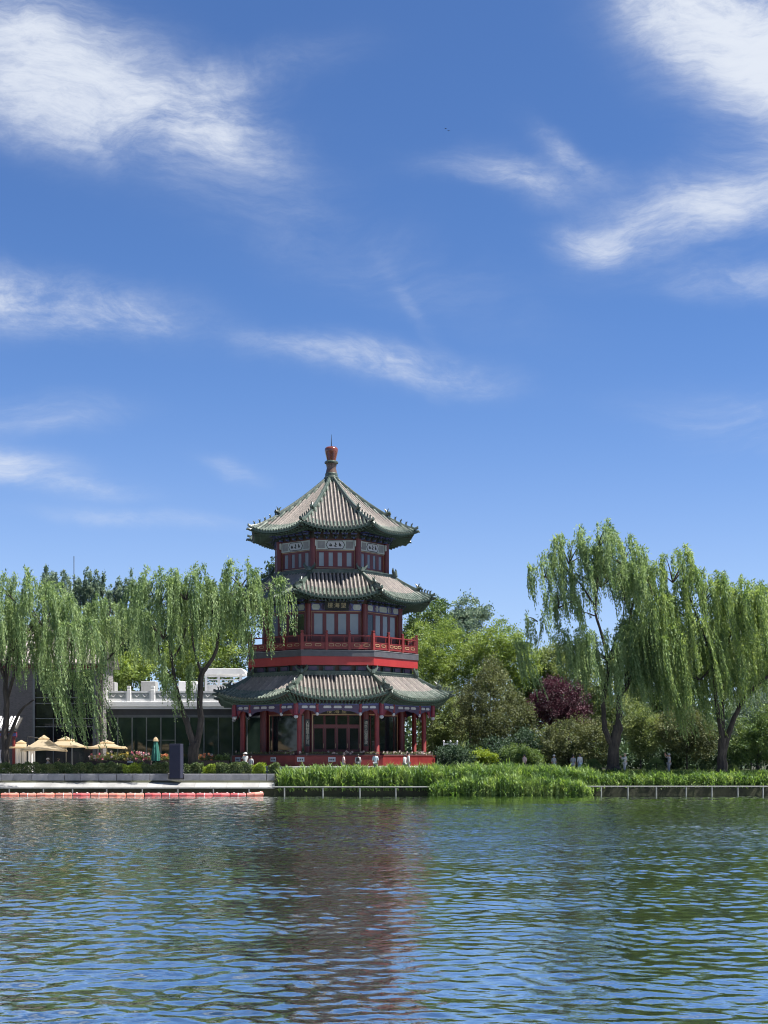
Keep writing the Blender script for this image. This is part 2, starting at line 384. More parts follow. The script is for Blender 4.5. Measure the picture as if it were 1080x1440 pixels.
# ---------------------------------------------------------------- setting: ground, water, quay
YB = 110.8            # face of the far bank
def build_setting():
    m = MB()
    # one sheet: lake bed, bank, garden to the horizon
    prof = [(-400, 1.6), (-45, 1.6), (-42, -.8), (-39, -2.2), (YB - .05, -2.2), (YB, -2.0), (YB + .25, .55), (YB + 1.3, 1.15), (YB + 2.6, 1.52), (120, G), (220, G + .2), (3000, G + .5)]
    xs = [-2500, -400, -120, -60, -30, -8.9, -8.8, 10, 30, 60, 120, 400, 2500]
    vs = []; fs = []
    for y, z in prof:
        for x in xs:
            vs.append((x, y, z))
    nx = len(xs)
    for j in range(len(prof) - 1):
        for i in range(nx - 1):
            fs.append((j * nx + i, j * nx + i + 1, (j + 1) * nx + i + 1, (j + 1) * nx + i))
    m.add(vs, fs); o = m.build('ground', 'soil'); tag(o, kind='structure')
    # water: the ripples are real relief over the whole visible lake, a flat sheet around it
    r2 = np.random.default_rng(5)
    comps = []
    for i in range(72):
        lam = .27 * (3.4 ** r2.random()); th = R(90 + r2.normal() * 50 + (10 if i % 2 else -16)); k = 2 * math.pi / lam
        comps.append((k * math.cos(th), k * math.sin(th), .0112 * (lam / .6) ** -.1 / k, r2.random() * 6.28))
    for i in range(14):       # longer, low swell
        lam = 2.2 * (2.6 ** r2.random()); th = R(90 + r2.normal() * 30); k = 2 * math.pi / lam
        comps.append((k * math.cos(th), k * math.sin(th), .006 / k, r2.random() * 6.28))
    def height(XX, YY, kmax=99):
        H = np.zeros_like(XX)
        for kx, ky, a_, ph in comps:
            if math.hypot(kx, ky) > kmax: continue
            H += a_ * np.sin(kx * XX + ky * YY + ph)
        patch = 1 + .3 * np.sin(XX * .35 + 1.3 * np.sin(YY * .11)) * np.sin(YY * .19 + .8 * np.sin(XX * .3))
        fade = np.clip((YY - 10.5) / 1, 0, 1) * np.clip((38 - np.abs(XX)) / 2, 0, 1)
        return H * patch * fade
    V = []; q = []; nb = 0
    def sheet(x0, x1, nx_, ys, kmax=99):
        nonlocal nb
        XX, YY = np.meshgrid(np.linspace(x0, x1, nx_), ys); H = height(XX, YY, kmax)
        V.append(np.stack([XX, YY, H], -1).reshape(-1, 3)); idx = nb + np.arange(XX.size).reshape(XX.shape); nb += XX.size
        q.append(np.stack([idx[:-1, :-1], idx[:-1, 1:], idx[1:, 1:], idx[1:, :-1]], -1).reshape(-1, 4))
    ys = [10.5]
    while ys[-1] < 60: ys.append(ys[-1] + min(.045 + (ys[-1] - 11) * .0022, .12))
    ys[-1] = 60.0; sheet(-17.0, 17.0, 540, np.array(ys))
    sheet(-38.0, 38.0, 470, np.linspace(60, YB + .4, 330), 13.5)
    sheet(-38.0, -17.0, 60, np.linspace(10.5, 60, 140), 7); sheet(17.0, 38.0, 60, np.linspace(10.5, 60, 140), 7)
    ex = np.array([[-260, -41, 0], [260, -41, 0], [260, YB + .4, 0], [-260, YB + .4, 0], [-38, 10.5, 0], [38, 10.5, 0], [38, YB + .4, 0], [-38, YB + .4, 0]], float)
    b = nb; V.append(ex); V = np.concatenate(V)
    q.append(np.array([[b, b + 1, b + 5, b + 4], [b + 1, b + 2, b + 6, b + 5], [b + 3, b, b + 4, b + 7]])); q = np.concatenate(q)
    me = bpy.data.meshes.new('lake_water'); me.vertices.add(len(V)); me.vertices.foreach_set('co', V.astype(np.float32).ravel())
    me.loops.add(q.size); me.loops.foreach_set('vertex_index', q.astype(np.int32).ravel())
    me.polygons.add(len(q)); me.polygons.foreach_set('loop_start', np.arange(0, q.size, 4, dtype=np.int32)); me.polygons.foreach_set('loop_total', np.full(len(q), 4, dtype=np.int32))
    me.polygons.foreach_set('use_smooth', np.ones(len(q), dtype=bool)); me.update(calc_edges=True)
    mt = bpy.data.materials.new('water'); mt.use_nodes = True; nt = mt.node_tree; N = nt.nodes; L = nt.links; bs = N['Principled BSDF']
    tc = N.new('ShaderNodeTexCoord')
    def nz(scale, sx, sy, detail):
        mp = N.new('ShaderNodeMapping'); mp.inputs['Scale'].default_value = (sx, sy, 1); L.new(tc.outputs['Object'], mp.inputs[0])
        n = N.new('ShaderNodeTexNoise'); n.inputs['Scale'].default_value = scale; n.inputs['Detail'].default_value = detail; n.inputs['Roughness'].default_value = .5
        L.new(mp.outputs[0], n.inputs['Vector']); return n.outputs[0]
    # wind-ruffled band across the middle of the lake and fine capillary texture everywhere
    sp = N.new('ShaderNodeSeparateXYZ'); L.new(tc.outputs['Object'], sp.inputs[0])
    def ms(op, a_, b_, c_=None):
        m_ = N.new('ShaderNodeMath'); m_.operation = op
        for i_, v_ in enumerate((a_, b_, c_)):
            if v_ is None: continue
            if isinstance(v_, (int, float)): m_.inputs[i_].default_value = v_
            else: L.new(v_, m_.inputs[i_])
        return m_.outputs[0]
    def mrange(v_, lo, hi, t0=0.0, t1=1.0):
        m_ = N.new('ShaderNodeMapRange'); m_.interpolation_type = 'SMOOTHSTEP'; L.new(v_, m_.inputs[0])
        for i_, q_ in zip((1, 2, 3, 4), (lo, hi, t0, t1)): m_.inputs[i_].default_value = q_
        return m_.outputs[0]
    yw = ms('MULTIPLY_ADD', nz(.07, 1, 1, 2), 26.0, ms('ADD', sp.outputs[1], -13.0))
    band = ms('MULTIPLY', mrange(yw, 34, 50), mrange(yw, 84, 100, 1.0, 0.0))
    ruf = ms('MULTIPLY', ms('MULTIPLY', nz(3.2, .8, 1.15, 3), band), .05)
    hh_ = ms('MULTIPLY_ADD', nz(5.0, .7, 1.2, 3), .007, ruf)
    bp = N.new('ShaderNodeBump'); bp.inputs['Strength'].default_value = 1; bp.inputs['Distance'].default_value = 1.0; L.new(hh_, bp.inputs['Height'])
    N.remove(bs); out = [n for n in N if n.type == 'OUTPUT_MATERIAL'][0]
    df = N.new('ShaderNodeBsdfDiffuse'); df.inputs[0].default_value = (.006, .010, .007, 1)
    gl = N.new('ShaderNodeBsdfGlossy'); gl.inputs['Roughness'].default_value = .015; gl.inputs[0].default_value = (.96, 1, .96, 1)
    lw = N.new('ShaderNodeLayerWeight'); lw.inputs['Blend'].default_value = .5
    for n_ in (df, gl, lw): L.new(bp.outputs[0], n_.inputs['Normal'])
    fr_ = ms('MULTIPLY_ADD', mrange(lw.outputs['Facing'], .5, .84), .9, .02)
    mxs = N.new('ShaderNodeMixShader'); L.new(fr_, mxs.inputs[0]); L.new(df.outputs[0], mxs.inputs[1]); L.new(gl.outputs[0], mxs.inputs[2]); L.new(mxs.outputs[0], out.inputs[0])
    MAT['water'] = mt; me.materials.append(mt)
    tag(link('lake_water', me), kind='structure')
    # quay platform left, garden path along the pagoda
    xr = X(386, 110)
    q = MB().box(-90, xr, YB + 1.9, 150, -1.0, G + .02); tag(q.build('quay_pavement', 'pavement'), kind='structure')
    pth = MB().box(xr + .02, 40, 113.2, 115.0, G - .4, G + .025); tag(pth.build('garden_path', 'pavement'), kind='structure')
build_setting()

# ---------------------------------------------------------------- pagoda
YC = 125.0; XC = X(466, YC)
T8 = math.tan(R(22.5))
def zf(py, ap): return Z(py, YC - ap) - G          # height (local to the pagoda base) of a feature on the front at that apothem
def ap(r): return r * math.cos(R(22.5))
A45 = [R(45 * k) for k in range(8)]
def octa(r): return [(r * math.sin(R(22.5 + 45 * k)), -r * math.cos(R(22.5 + 45 * k))) for k in range(8)][::1]

def build_pagoda():
    pg = thing('pagoda', 'three-storey octagonal pagoda with red columns and green-edged tiled roofs', 'pagoda', (XC, YC, G), R(6.3))
    def around(o, ks=range(1, 8)):
        o.rotation_euler = (0, 0, 0)
        for k in ks: dup(o, pg, A45[k])
    H = lambda r: octa(r)
    ztop = zf(1062.5, 8.7)                 # top of the red plinth
    # stone base and red plinth
    MB().prism(H(10.1), -.05, .62).build('stone_base', 'stone_grey', pg, bevel=.04)
    st = MB()
    for i in range(4): st.box(-1.1, 1.1, -9.34 - .32 * (i + 1) + (.32 if i == 0 else 0), -9.3, .0, .62 - .15 * (i + 1) + .003 * i)
    s = st.build('stone_steps', 'stone_grey', pg); s.rotation_euler = (0, 0, A45[7])
    MB().prism(H(9.0), .6, 1.16).build('floor_slab', 'stone_grey', pg)
    a = ap(9.4); hw = a * T8
    ped = MB().box(-hw + .01, hw - .01, -a + .02, -a + .42, .6, ztop - .06); p0 = ped.build('plinth_wall', 'red_paint', pg)
    w = (2 * hw - .02) / 3
    for i in range(3):
        x0 = -hw + .01 + i * w
        MB().box(x0 + .015, x0 + w - .015, -a, -a + .05, .66, ztop - .1).build('plinth_panel', 'red_paint', p0, bevel=.01)
    MB().box(-hw + .005, hw - .005, -a - .04, -a + .46, ztop - .06, ztop).build('plinth_coping', 'red_paint', p0)
    around(p0)
    # small white plaques on the plinth (front and left diagonal)
    for k, xs in ((0, (-hw + .45, -.6)), (7, (-2.9, 1.2))):
        for x in xs:
            m = MB().box(x - .3, x + .3, -a - .06, -a - .003, ztop - .5, ztop - .13); pl = m.build('plaque', 'beam_white', pg, bevel=.01); pl.rotation_euler = (0, 0, A45[k])
            q = MB()
            for i in range(3): q.box(x - .2 + i * .15, x - .1 + i * .15, -a - .066, -a - .06, ztop - .4, ztop - .25)
            q.build('plaque_print', 'ink', pl)
    # outer columns, inner columns
    def column(r, rad, z0, z1, mat='red_paint'):
        c = (r * math.sin(R(22.5)), -r * math.cos(R(22.5)), 0)
        m = MB().lathe([(rad * 1.25, z0), (rad * 1.25, z0 + .08), (rad * 1.02, z0 + .14), (rad, z1)], 20, 0, c)
        o = m.build('column', mat, pg, smooth=True); around(o)
    zc1 = zf(996, 7.8)
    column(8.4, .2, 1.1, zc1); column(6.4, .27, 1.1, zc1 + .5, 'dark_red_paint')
    # ground floor walls
    ai = ap(6.3); hi = ai * T8 - .3
    zt = zf(1004.5, ai); zb = 1.16
    # --- big windows on seven faces
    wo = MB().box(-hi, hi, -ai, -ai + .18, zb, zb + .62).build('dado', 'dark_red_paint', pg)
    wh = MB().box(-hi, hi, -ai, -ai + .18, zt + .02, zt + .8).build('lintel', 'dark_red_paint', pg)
    fr = MB(); gw = hi - .12
    zb2 = zb + .62
    fr.box(-hi, -gw, -ai + .03, -ai + .15, zb2, zt + .02).box(gw, hi, -ai + .03, -ai + .15, zb2, zt + .02)
    fr.box(-gw, gw, -ai + .03, -ai + .15, zb2, zb2 + .1).box(-gw, gw, -ai + .03, -ai + .15, zt - .1, zt + .02)
    for x in (-gw + .35, gw - .4): fr.box(x - .03, x + .03, -ai + .05, -ai + .13, zb2 + .1, zt - .1)
    wi = fr.build('window', 'dark_red_paint', pg)
    MB().box(-gw + .002, gw - .002, -ai + .085, -ai + .105, zb2 + .08, zt - .08).build('pane', 'dark_glass', wi)
    e = MB()
    for x in (-gw - .02, gw - .02): e.box(x, x + .04, -ai + .01, -ai + .04, zb2 - .02, zt + .02)
    e.box(-gw + .02, gw - .02, -ai + .01, -ai + .04, zt - .02, zt + .02); e.box(-gw + .02, gw - .02, -ai + .01, -ai + .04, zb2 - .02, zb2 + .02)
    e.build('gold_trim', 'gold_paint', wi)
    for o in (wo, wi, wh): o.rotation_euler = (0, 0, A45[1])
    for k in range(2, 8): dup(wo, pg, A45[k]); dup(wi, pg, A45[k]); dup(wh, pg, A45[k])
    # --- entrance on the front
    MB().box(-hi, hi, -ai, -ai + .18, zt + .02, zt + .8).build('door_head', 'dark_red_paint', pg)
    dw = 2.0; ztr = zf(1020.5, ai)
    df = MB().box(-hi, -dw, -ai, -ai + .2, zb, zt + .02).box(dw, hi, -ai, -ai + .2, zb, zt + .02)
    df.box(-dw, dw, -ai + .02, -ai + .16, ztr - .1, ztr + .1).box(-dw, dw, -ai + .02, -ai + .16, zt - .1, zt + .02)
    door_frame = df.build('door_frame', 'dark_red_paint', pg)
    g = MB()
    for x in (-dw - .03, dw - .03): g.box(x, x + .06, -ai - .03, -ai + .01, zb, zt)
    g.box(-dw + .03, dw - .03, -ai - .03, -ai + .015, zt - .05, zt); g.build('gold_trim', 'gold_paint', door_frame)
    for i in range(4):
        x0 = -dw + i * dw / 2 + .012; x1 = x0 + dw / 2 - .024
        lf = MB().box(x0, x0 + .13, -ai + .05, -ai + .13, zb, ztr - .1).box(x1 - .13, x1, -ai + .05, -ai + .13, zb, ztr - .1)
        lf.box(x0 + .13, x1 - .13, -ai + .05, -ai + .13, zb, zb + .85).box(x0 + .13, x1 - .13, -ai + .05, -ai + .13, ztr - .22, ztr - .1)
        lf.box(x0 + .2, x1 - .2, -ai + .035, -ai + .05, zb + .12, zb + .7)
        d = lf.build('door_leaf', 'dark_red_paint', pg)
        MB().box(x0 + .12, x1 - .12, -ai + .08, -ai + .1, zb + .84, ztr - .2).build('pane', 'dark_glass', d)
        MB().tube([(x1 - .06, -ai + .02, zb + 1.0), (x1 - .06, -ai + .02, zb + 1.35)], .02, 6).build('handle', 'gold_paint', d)
        tw = MB().box(x0, x0 + .06, -ai + .05, -ai + .13, ztr + .1, zt - .1).box(x1 - .06, x1, -ai + .05, -ai + .13, ztr + .1, zt - .1).build('transom_window', 'dark_red_paint', pg)
        MB().box(x0 + .05, x1 - .05, -ai + .08, -ai + .1, ztr + .1, zt - .1).build('pane', 'dark_glass', tw)
    # interior core so that nothing is seen straight through
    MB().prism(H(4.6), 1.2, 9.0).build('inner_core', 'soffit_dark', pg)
    # couplet boards on the two front inner columns, name board over the door
    for sgn, chars in ((-1, '天禅楼高山光对'), (1, '流水天如黛青波')):
        x = sgn * 6.4 * math.sin(R(22.5)); z1 = zf(1011.5, 6.25); z0 = zf(1049.5, 6.25)
        b = MB().box(x - .2, x + .2, -6.27, -6.2, z0, z1).build('couplet_board', 'black_lacquer', pg, bevel=.01)
        me = text_mesh(chars, .40, 'pale_letter', .012, vertical=True)
        t = link('lettering', me, b); t.location = (x, -6.285, (z0 + z1) / 2); t.rotation_euler = (R(90), 0, 0)
        sc = (z1 - z0 - .3) / max(.1, me_h(me)); t.scale = (.78, sc, 1)
    b = MB().box(-1.55, 1.55, -6.16, -6.06, zf(1003.6, 6.1), zf(997, 6.1)).build('name_board', 'black_lacquer', pg, bevel=.015)
    for i, ch in enumerate('樓海望'):
        t = link('lettering', text_mesh(ch, .46, 'gold_letter', .012), b); t.location = (-.62 + .62 * i, -6.175, zf(1000.3, 6.1)); t.rotation_euler = (R(90), 0, 0)
    # hanging beam with white cartouches, fretwork and lotus posts
    ab = ap(9.15); hb = ab * T8; zb1 = zf(991.5, ab); zb0 = zf(997, ab)
    beam = MB().box(-hb + .13, hb - .13, -ab - .02, -ab + .2, zb0, zb1).build('eave_beam', 'beam_purple', pg)
    for x in (-hb * .8, -hb * .62, -.95, -.1, .78, hb * .62, hb * .8):
        wd = .26 if abs(x) > 1 else .34
        MB().hprism([(x - wd, zb0 + .14), (x - wd + .07, zb0 + .07), (x + wd - .07, zb0 + .07), (x + wd, zb0 + .14), (x + wd - .07, zb1 - .05), (x - wd + .07, zb1 - .05)], -ab - .035, -ab - .0).build('beam_cartouche', 'beam_white', beam)
    fz = MB()
    segs = [(-hb + .13, -hb * .52), (-hb * .52 + .1, hb * .52 - .1), (hb * .52, hb - .13)]
    for x0, x1 in segs:
        n = 9; pts = []
        for i in range(n + 1):
            s_ = i / n; x = x0 + (x1 - x0) * s_; d = abs(2 * s_ - 1)
            pts.append((x, zb0 - .09 - .36 * d ** 2.2 - .04 * math.cos(s_ * 6 * math.pi)))
        for i in range(n):
            fz.hprism([pts[i], pts[i + 1], (pts[i + 1][0], zb0), (pts[i][0], zb0)], -ab + .04, -ab + .12)
    fz.build('fretwork', 'beam_purple', beam)
    MB().box(-hb + .13, hb - .13, -ab + .02, -ab + .18, zb1 + .002, zb1 + .22).build('beam_upper', 'beam_blue', beam)
    around(beam)
    def lotus(x, y, z0, z1, rad):
        m = MB().lathe([(rad * .7, z0 + .28), (rad * 1.1, z0 + .34), (rad, z0 + .45), (rad, z1)], 10, 0, (x, y, 0)).lathe([(.02, z0), (rad * .75, z0 + .06), (rad * .95, z0 + .16), (rad * .6, z0 + .28)], 10, 1, (x, y, 0))
        return m.build('hanging_post', ['magenta_paint', 'beam_white'], pg, smooth=True)
    c0 = lotus(9.2 * math.sin(R(22.5)), -9.2 * math.cos(R(22.5)), zf(1010.5, 8.5), zb1 + .2, .2); around(c0)
    sc = MB().hprism([(hb - .75, zb0 - .03), (hb - .35, zb0 - .6), (hb - .3, zb0 - .03)], -ab - .0, -ab + .05).hprism([(-hb + .3, zb0 - .03), (-hb + .35, zb0 - .6), (-hb + .75, zb0 - .03)], -ab - .0, -ab + .05)
    s0 = sc.build('corner_bracket', 'magenta_paint', pg); around(s0)
    for sx in (-1, 1):
        c1 = lotus(sx * hb * .52 + (.05 if sx < 0 else -.05), -ab + .09, zf(1006.5, ab), zb1 + .1, .15); around(c1)
    # ------------------------------------------------------------ roofs
    nrow_seen = 0
    def roof(a_t, z_t, a_e, z_e, up, pw, nrows, label, soff_a, soff_z, green_from, green_top=0.0):
        def zprof(v): return z_e + (z_t - z_e) * (1 - v) ** pw
        def S(x, v):
            aa = a_t + (a_e - a_t) * v; hw_ = aa * T8
            s_ = min(1.0, abs(x) / max(hw_, 1e-3)); lift = up * (s_ ** 2.6) * v ** 1.6
            out_ = .22 * (s_ ** 3) * v ** 2
            return Vector((x, -(aa + out_), zprof(v) + lift))
        he = a_e * T8; ht = a_t * T8
        # pan surface + soffit (one face, copied round)
        NV, NX = 12, 14; m = MB(); vs = []
        for j in range(NV + 1):
            v = j / NV; aa = a_t + (a_e - a_t) * v; hw_ = aa * T8
            for i in range(NX + 1): vs.append(S((2 * i / NX - 1) * hw_, v))
        fs = [(j * (NX + 1) + i, (j + 1) * (NX + 1) + i, (j + 1) * (NX + 1) + i + 1, j * (NX + 1) + i + 1) for j in range(NV) for i in range(NX)]
        m.add(vs, fs, 0)
        # soffit sheet and eave board
        ev = [S((2 * i / NX - 1) * he, 1.0) for i in range(NX + 1)]
        vs = [(p.x, p.y, p.z - .02) for p in ev] + [(p.x * .995, p.y + .03, p.z - .2) for p in ev]
        m.add(vs, [(i, NX + 1 + i, NX + 2 + i, i + 1) for i in range(NX)], 1)
        hs = soff_a * T8
        vs = [(p.x * .995, p.y + .03, p.z - .2) for p in ev] + [((2 * i / NX - 1) * hs, -soff_a, soff_z) for i in range(NX + 1)]
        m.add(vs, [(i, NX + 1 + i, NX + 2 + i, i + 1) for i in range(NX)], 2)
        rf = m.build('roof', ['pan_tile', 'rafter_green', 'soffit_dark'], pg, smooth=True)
        if label: rf['label'] = label
        # rafters in two tiers
        r1 = MB(); n = int(he * 2 / .3)
        for i in range(n):
            f = (i + .5) / n * 2 - 1
            e = S(f * he, 1.0); o0 = Vector((e.x * .985, e.y + .12, e.z - .27)); i0 = Vector((f * hs, -soff_a, soff_z - .06))
            r1.tube([o0, o0.lerp(i0, .45)], .055, 6, 0)
            q0 = o0.lerp(i0, .22); q0.z -= .13; r1.tube([q0, q0.lerp(i0, .8)], .055, 6, 0)
        rr = r1.build('rafters', 'rafter_green', rf); rr['kind'] = 'stuff'
        # drip tiles between the rows
        dr = MB()
        xs = [(-1 + (2 * i + 1) / nrows) * (he - .1) for i in range(nrows)]
        for i in range(nrows - 1):
            x = (xs[i] + xs[i + 1]) / 2; p = S(x, 1.0); w_ = (xs[1] - xs[0]) * .42
            dr.add([(p.x - w_, p.y - .05, p.z + .03), (p.x, p.y - .06, p.z - .12), (p.x + w_, p.y - .05, p.z + .03), (p.x, p.y + .05, p.z + .03)], [(0, 1, 2), (0, 2, 3), (0, 3, 1), (1, 3, 2)])
        d_ = dr.build('drip_tiles', 'tile_green', rf); d_['kind'] = 'stuff'
        # cover-tile rows
        meshes = []
        rad = min(.125, (xs[1] - xs[0]) * .34)
        for x in xs:
            v0 = max(0.0, (abs(x) / T8 - a_t) / (a_e - a_t)) + .012
            if v0 > .985: v0 = .985
            length = (S(x, 1) - S(x, v0)).length; nt_ = max(1, int(round(length / .42)))
            mb = MB(); K = 5
            rings = []
            jit = random.uniform(-.012, .012)
            for t_ in range(nt_):
                for sub in (0.0, .94):
                    v = v0 + (1 - v0) * (t_ + sub) / nt_; rings.append((v, rad * (1.0 if sub else .86), t_))
            rings.append((1.012, rad * 1.0, nt_ - 1))
            vs = []; 
            for v, rr_, t_ in rings:
                p = S(x, min(v, 1.0)); q = S(x, max(0, v - .02)); p2 = S(x, min(1.0, v + .02)); tg = (p2 - q).normalized()
                nrm = Vector((1, 0, 0)).cross(tg); nrm = -nrm if nrm.z < 0 else nrm
                if v > 1: p = p + tg * .06
                for k in range(K):
                    an = math.pi * k / (K - 1); vs.append(p + Vector((math.cos(an) * rr_ + jit, 0, 0)) + nrm * (math.sin(an) * rr_ * 1.35 + .015))
            fs = []; mi = []
            for r_ in range(len(rings) - 1):
                g_ = 1 if (rings[r_][0] > green_from or rings[r_][0] < green_top) else 0
                if (rings[r_][0] - v0) < .06 and abs(x) > ht: g_ = 1
                for k in range(K - 1):
                    fs.append((r_ * K + k, r_ * K + k + 1, (r_ + 1) * K + k + 1, (r_ + 1) * K + k)); mi.append(g_)
            b_ = (len(rings) - 1) * K; fs.append(tuple(range(b_, b_ + K))); mi.append(1)
            fs.append(tuple(reversed(range(K)))); mi.append(1)
            n0 = len(mb.v); mb.v += [tuple(v) for v in vs]; mb.f += fs; mb.m += mi
            meshes.append(mb)
        mats = ['tile_body', 'tile_green']
        msh = [mb.mesh('tile_row', mats, smooth=True) for mb in meshes]
        joined = MB()
        for mb in meshes:
            n0 = len(joined.v); joined.v += mb.v; joined.f += [tuple(i + n0 for i in f) for f in mb.f]; joined.m += mb.m
        jm = joined.mesh('tile_rows', mats, smooth=True)
        faces_ = [rf if k == 0 else dup(rf, pg, A45[k]) for k in range(8)]
        for k, r_k in enumerate(faces_):
            if k in (0, 1, 2, 6, 7):
                for me in msh: link('tile_row', me, r_k)
            else:
                j = link('tile_rows', jm, r_k); j['kind'] = 'stuff'
        # hip ridges with beasts
        hip = []
        for i in range(15):
            v = .02 + .98 * i / 14; aa = a_t + (a_e - a_t) * v; p = S(aa * T8, v); hip.append(p)
        ca, sa = math.cos(R(22.5)), math.sin(R(22.5))
        dirh = Vector((sa, -ca, 0)); side = Vector((ca, sa, 0))
        m = MB(); cut = 10
        def bar(pts, w_, h_, base=0.0):
            vs = []; 
            for p in pts:
                for sx, sz in ((-w_, 0), (-w_ * .8, h_ * .75), (-w_ * .45, h_), (w_ * .45, h_), (w_ * .8, h_ * .75), (w_, 0)):
                    vs.append(p + side * sx + Vector((0, 0, base + sz)))
            fs = [(i * 6 + k, i * 6 + (k + 1) % 6, (i + 1) * 6 + (k + 1) % 6, (i + 1) * 6 + k) for i in range(len(pts) - 1) for k in range(6)]
            fs += [tuple(range(5, -1, -1)), tuple(range((len(pts) - 1) * 6, len(pts) * 6))]
            m.add(vs, fs)
        bar(hip[:cut], .16, .36); bar(hip[cut - 1:] + [hip[-1] + dirh * .28 + Vector((0, 0, .12))], .13, .22)
        hr = m.build('hip_ridge', 'ridge_green', pg, smooth=True)
        # large beast at the end of the upper ridge
        def beast(p, s_):
            b = MB(); p = Vector(p)
            b.tube([p + dirh * -.12 * s_, p + dirh * .1 * s_ + Vector((0, 0, .14 * s_)), p + dirh * .28 * s_ + Vector((0, 0, .2 * s_)), p + dirh * .36 * s_ + Vector((0, 0, .1 * s_))], [.16 * s_, .19 * s_, .15 * s_, .06 * s_], 6)
            b.tube([p + Vector((0, 0, .1 * s_)), p + dirh * -.06 * s_ + Vector((0, 0, .42 * s_)), p + dirh * -.26 * s_ + Vector((0, 0, .6 * s_))], [.1 * s_, .08 * s_, .02 * s_], 5)
            b.tube([p + dirh * .08 * s_ + Vector((0, 0, .25 * s_)), p + dirh * .1 * s_ + Vector((0, 0, .48 * s_)), p + dirh * .2 * s_ + Vector((0, 0, .6 * s_))], [.06 * s_, .05 * s_, .015 * s_], 5)
            return b
        pb = hip[cut - 1] + Vector((0, 0, .2))
        beast(pb, 1.0).build('ridge_beast', 'ridge_green', hr, smooth=True)
        for i in range(5):
            f = (i + .6) / 5.2; q = cut - 1 + f * (14 - cut + 1); i0 = min(13, int(q)); p = hip[i0].lerp(hip[i0 + 1], q - i0) + Vector((0, 0, .18))
            b = MB(); b.tube([p, p + Vector((0, 0, .16)) - dirh * .02, p + Vector((0, 0, .26)) + dirh * .04, p + Vector((0, 0, .34)) + dirh * .1], [.085, .07, .06, .02], 5)
            b.tube([p + Vector((0, 0, .2)) - dirh * .05, p + Vector((0, 0, .34)) - dirh * .09], [.03, .01], 4)
            b.build('ridge_figure', 'ridge_green', hr, smooth=True)
        # corner beast head under the ridge end
        p = hip[-1] + dirh * .18 + Vector((0, 0, -.16))
        b = MB().tube([p - dirh * .5 + Vector((0, 0, -.1)), p - dirh * .1, p + dirh * .16 + Vector((0, 0, .05)), p + dirh * .24 + Vector((0, 0, -.06))], [.13, .15, .11, .05], 6)
        b.build('corner_beast', 'ridge_green', hr, smooth=True)
        around(hr)
        # corner beam below
        cb = MB().tube([hip[-1] + Vector((0, 0, -.3)) - dirh * .1, dirh * (soff_a / ca) + Vector((0, 0, soff_z - .1))], .13, 4, 0, sq=True).build('corner_beam', 'rafter_green', pg)
        around(cb)
        return S
    z1e = zf(983, 9.8) + .1; z1t = zf(949.5, 6.95)
    roof(6.95, z1t, 9.75, z1e, .62, 1.15, 24, 'lowest roof, the widest of the three', 8.45, zf(991, 8.45) + .15, .6)
    z2e = zf(840, 8.27) + .1; z2t = zf(806, 5.2)
    roof(5.2, z2t, 8.25, z2e, .58, 1.15, 20, 'middle roof under the top storey', 5.9, zf(850, 5.7) + .55, .62)
    z3e = zf(743, 7.02) + .12; z3t = Z(676, YC) - G
    roof(.42, z3t, 6.86, z3e, .5, 1.22, 18, 'conical top roof with hip ridges', 4.7, zf(757, 4.62) + .75, .8, .06)
    # ridge courses where roofs meet walls
    def course(a0, z0, h, w_, name='wall_ridge'):
        hh = (a0 + .02) * T8
        m = MB().box(-hh, hh, -a0 - w_, -a0 + .1, z0, z0 + h).box(-hh, hh, -a0 - w_ - .06, -a0 + .1, z0 + h, z0 + h + .08).box(-hh, hh, -a0 - w_ - .05, -a0 + .1, z0 + h * .4, z0 + h * .5)
        o = m.build(name, 'ridge_green', pg); around(o)
        c = MB(); p = Vector((a0 * T8 + .02, -a0 - w_, z0)); ca, sa = math.cos(R(22.5)), math.sin(R(22.5)); d = Vector((sa, -ca, 0)); s_ = Vector((ca, sa, 0))
        c.tube([p - d * .2, p + Vector((0, 0, .3)) + d * .1, p + Vector((0, 0, .55)) + d * .12], [.2, .22, .12], 6)
        for sg in (-1, 1):
            c.tube([p + Vector((0, 0, .3)), p + s_ * sg * .3 + Vector((0, 0, .45)), p + s_ * sg * .5 + Vector((0, 0, .72)), p + s_ * sg * .42 + Vector((0, 0, .9))], [.16, .15, .09, .02], 5)
        o2 = c.build('corner_ornament', 'ridge_green', pg, smooth=True); around(o2)
    course(6.95, z1t - .02, .3, .16); course(5.2, z2t - .02, .26, .14)
    # ------------------------------------------------------------ brackets
    def brackets(a0, z0, z1, n, tiers, stepout, mat='bracket_green', wall=True):
        m = MB(); hh = a0 * T8
        dz = (z1 - z0) / tiers
        for i in range(n):
            x = (-1 + 2 * (i + .5) / n) * hh
            for t_ in range(tiers):
                d = stepout * (t_ + 1) / tiers; w_ = (hh / n) * (.35 + .5 * (t_ + 1) / tiers); z = z0 + dz * t_
                m.box(x - w_, x + w_, -a0 - d, -a0 - d + .1, z + dz * .35, z + dz * .8, t_ % 2)
                m.box(x - .05, x + .05, -a0 - d - .1, -a0, z + dz * .1 + .003, z + dz * .5 + .003, (t_ + 1) % 2)
                for sx in (-1, 1): m.box(x + sx * w_ * .9 - .045, x + sx * w_ * .9 + .045, -a0 - d - .02, -a0 - d + .12, z + dz * .8, z + dz, 2)
        o = m.build('bracket_sets', ['bracket_green', 'beam_blue', 'rafter_green'], pg); o['kind'] = 'stuff'; around(o)
        if wall:
            w_ = MB().prism(octa((a0 - .03) / math.cos(R(22.5))), z0, z1 + .1); w_.build('bracket_wall', 'soffit_dark', pg)
    brackets(8.4, zb1 + .22, zf(985, 8.8), 9, 2, .45, wall=False)
